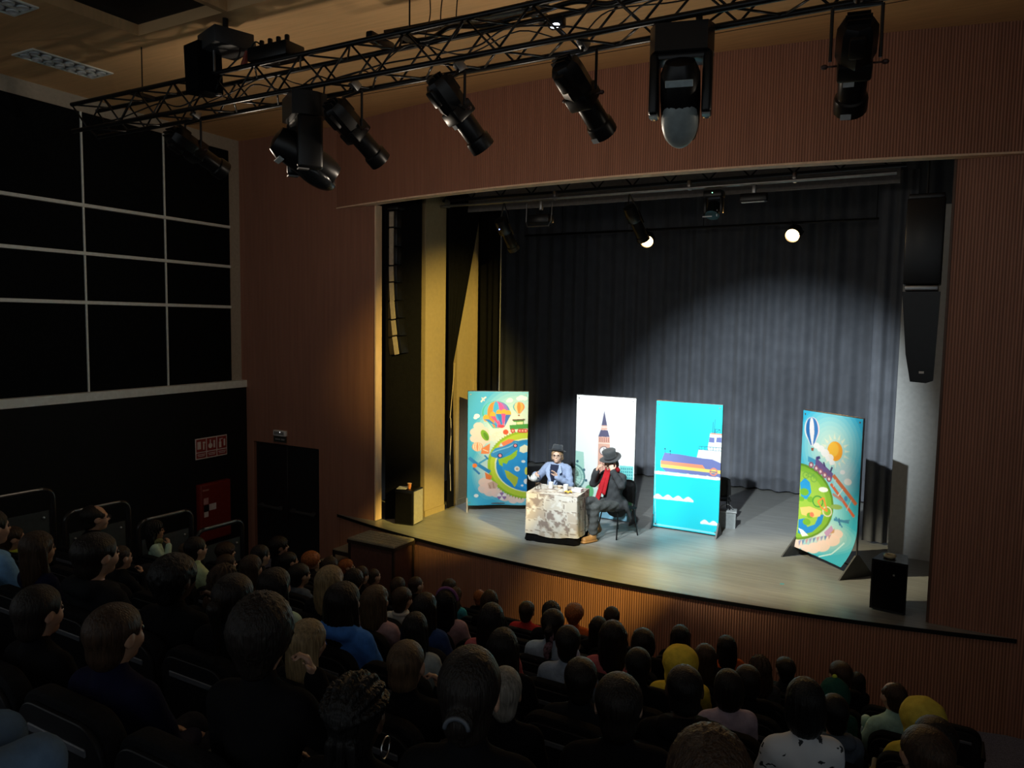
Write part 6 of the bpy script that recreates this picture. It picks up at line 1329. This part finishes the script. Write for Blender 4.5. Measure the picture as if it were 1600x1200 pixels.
SKINS = [(0.36, 0.21, 0.145), (0.40, 0.24, 0.165), (0.33, 0.19, 0.12), (0.42, 0.26, 0.185)]
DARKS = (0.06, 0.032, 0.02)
taken = {}; rnd = random.Random(11)
def sit(x, y, z, h, hair, hc, tc_, hood_, pose, label, skin, yaw, a=1.0):
    s = h/1.07; sz = s*(0.55+0.45*a)
    o = obj('person', BODY[pose], None, None, (x, y, z+h-1.07*sz), (0, 0, yaw), (s*a, s*a, sz), skin); tag(o, label, 'person', 'seated audience')
    tp_ = obj('sweater', TOP[pose, hood_], None, o, color=COLS[tc_]); obj('trousers', TROU, None, o, color=(0.016, 0.018, 0.026)); obj('shoes', SHOES, None, o, color=(0.03, 0.03, 0.03))
    hr = obj('hood' if hair == 'hood' else 'hair', HV[hair], None, o, (0, 0, 1.07), color=HCOL[hc])
    if hair == 'hood': obj('hair', HV['short0'], None, o, (0, 0, 1.07), color=HCOL['dk'])
    return o, tp_, hr
who = {}
for (k, x, h, a_, j, hair, hc, tc_, hood_, pose, desc) in AUD:
    y = 1.33+0.9*k; z = 2.6-0.37*y-0.86; taken[k, j] = desc
    yaw = math.atan2(-(-4.3-x), 10.9-y-0.13)+rnd.uniform(-0.10, 0.10)
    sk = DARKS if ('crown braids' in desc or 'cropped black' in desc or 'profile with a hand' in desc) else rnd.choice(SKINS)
    who[desc] = sit(x, y+0.13, z, h, hair, hc, tc_, hood_, pose, desc, sk, yaw, a_)
who['tee'] = None
def W_(key): return next(v_ for d_, v_ in who.items() if key in d_)
tee = W_('animal print')[1]; tee.data = tee.data.copy(); tee.data.materials.clear(); tee.data.materials.append(TEE)
o, tp_, hr = W_('purple headband')
part('headband', MB().tube([(0.098*math.cos(a), 0.018-0.01*math.sin(a), 0.025+0.105*math.sin(a)) for a in [PI*i/20 for i in range(21)]], 0.014, 8), mat('purple_velvet', (0.20, 0.07, 0.20, 1), 0.8), o, True, loc=(0, 0, 1.07))
o, tp_, hr = W_('crown braids')
part('earring', MB().tube([(0.094, -0.004+0.030*math.cos(a), -0.075+0.030*math.sin(a)) for a in [2*PI*i/24 for i in range(24)]], 0.0035, 6, True), CHROME, o, True, loc=(0, 0, 1.07))
o, tp_, hr = W_('clipped bun')
part('hair_clip', MB().tube([(0.032*math.cos(a), -0.152, -0.018+0.026*math.sin(a)) for a in [PI*i/12 for i in range(13)]], 0.006, 8), mat('grey_clip', (0.05, 0.06, 0.075, 1), 0.5), o, True, loc=(0, 0, 1.07))
o, tp_, hr = W_('silver hair clip')
part('hair_clip', MB().box((0, -0.075, 0.085), (0.06, 0.02, 0.016), rot=Matrix.Rotation(0.8, 3, 'X'), bev=0.004), CHROME, o, loc=(0, 0, 1.07))
o, tp_, hr = W_('patterned hair scarf')
part('hair_scarf', MB().tube([(0.01*math.sin(i), -0.135-0.004*i, -0.02-0.03*i) for i in range(7)], [0.035, 0.03, 0.026, 0.03, 0.028, 0.022, 0.014], 10), mat('patterned_scarf', (0.20, 0.12, 0.15, 1), 0.85, var=0.8, nscale=60), o, True, loc=(0, 0, 1.07))
o, tp_, hr = W_('lime tuft'); part('tuft', MB().sph((0, 0.0, 0.145), 0.020, (1, 1, 0.8)), mat('lime_cloth', (0.35, 0.45, 0.04, 1), 0.9), o, True, loc=(0, 0, 1.07))
for key in ('balding man', 'woman with glasses'):
    o, tp_, hr = W_(key); obj('glasses', glasses(I3, (0, 0, 1.07), 1.0), GLS, o)
o, tp_, hr = W_('lime collar'); part('collar', MB().tube([(0.068*math.cos(a), -0.022+0.066*math.sin(a), 0.955) for a in [2*PI*i/20 for i in range(20)]], 0.018, 8, True), mat('lime_cloth', (0.35, 0.45, 0.04, 1), 0.9), o, True)
o, tp_, hr = W_('white collar'); part('collar', MB().tube([(0.066*math.cos(a), -0.022+0.064*math.sin(a), 0.955) for a in [2*PI*i/20 for i in range(20)]], 0.015, 8, True), mat('white_cloth', (0.6, 0.6, 0.58, 1), 0.9), o, True)
o, tp_, hr = W_('mint top'); part('scarf', MB().tube([(0.078*math.cos(a), -0.01+0.075*math.sin(a), 0.945+0.012*math.sin(3*a)) for a in [2*PI*i/20 for i in range(20)]], 0.030, 8, True), mat('olive_scarf', (0.16, 0.18, 0.08, 1), 0.9, var=0.5, nscale=50), o, True)
# two people of whom only a sleeve or a knee is in the picture
sit(-4.98, 2.36, 2.6-0.37*2.23-0.86, 1.08, 'short0', 'dk', 'ltblue', 1, 'lap', 'person in a light blue jacket cut off by the left frame edge', SKINS[0], 0.02); taken[1, 10] = 'person in a light blue jacket at the left edge'
o, tp_, hr = sit(-2.14, 0.56, 2.6-0.37*0.43-0.86, 1.20, 'short1', 'dk', 'blk', 0, 'lap', 'person in blue jeans, only a knee showing at the bottom left', SKINS[1], -0.05)
for c_ in o.children:
    if c_.name.startswith('trousers'): c_.color = (0.09, 0.15, 0.24, 1)
ORD = ['first', 'second', 'third', 'fourth', 'fifth', 'sixth', 'seventh', 'eighth', 'ninth', 'tenth', 'eleventh', 'twelfth', '13th', '14th', '15th', '16th', '17th', '18th']
for k in range(8):
    js = [j for j in range(-1, 18) if -7.95 < OFF[k]-PITCH*j < 0.30]
    for n_, j in enumerate(js):
        d_ = taken.get((k, j))
        lab = ('black theatre seat holding the '+d_) if d_ else 'empty black theatre seat, %s row from the stage, %s from the right aisle' % (ORD[7-k], ORD[n_])
        seat(OFF[k]-PITCH*j, k, lab)
seat(-2.14, -1, 'black theatre seat of the person in blue jeans, behind the nearest row')
bt = thing('bottle', 'pale mint and blue drinks bottle standing beside the high-forehead child', 'bottle', (-0.335, 5.93, 2.6-0.37*5.83-0.86+0.604))
part('body', MB().lathe([(0.030, 0), (0.034, 0.01), (0.034, 0.17), (0.028, 0.20)], 16), mat('bottle_blue', (0.22, 0.34, 0.42, 1), 0.3), bt, True); part('cap', MB().lathe([(0.030, 0.20), (0.034, 0.205), (0.034, 0.26), (0.02, 0.275)], 16), mat('bottle_mint', (0.36, 0.58, 0.48, 1), 0.5), bt, True)
print('objects', len(bpy.data.objects), 'unique tris', sum(len(m.polygons) for m in bpy.data.meshes)*2, 'all tris', sum(len(o.data.polygons) for o in bpy.data.objects if o.type == 'MESH')*2)
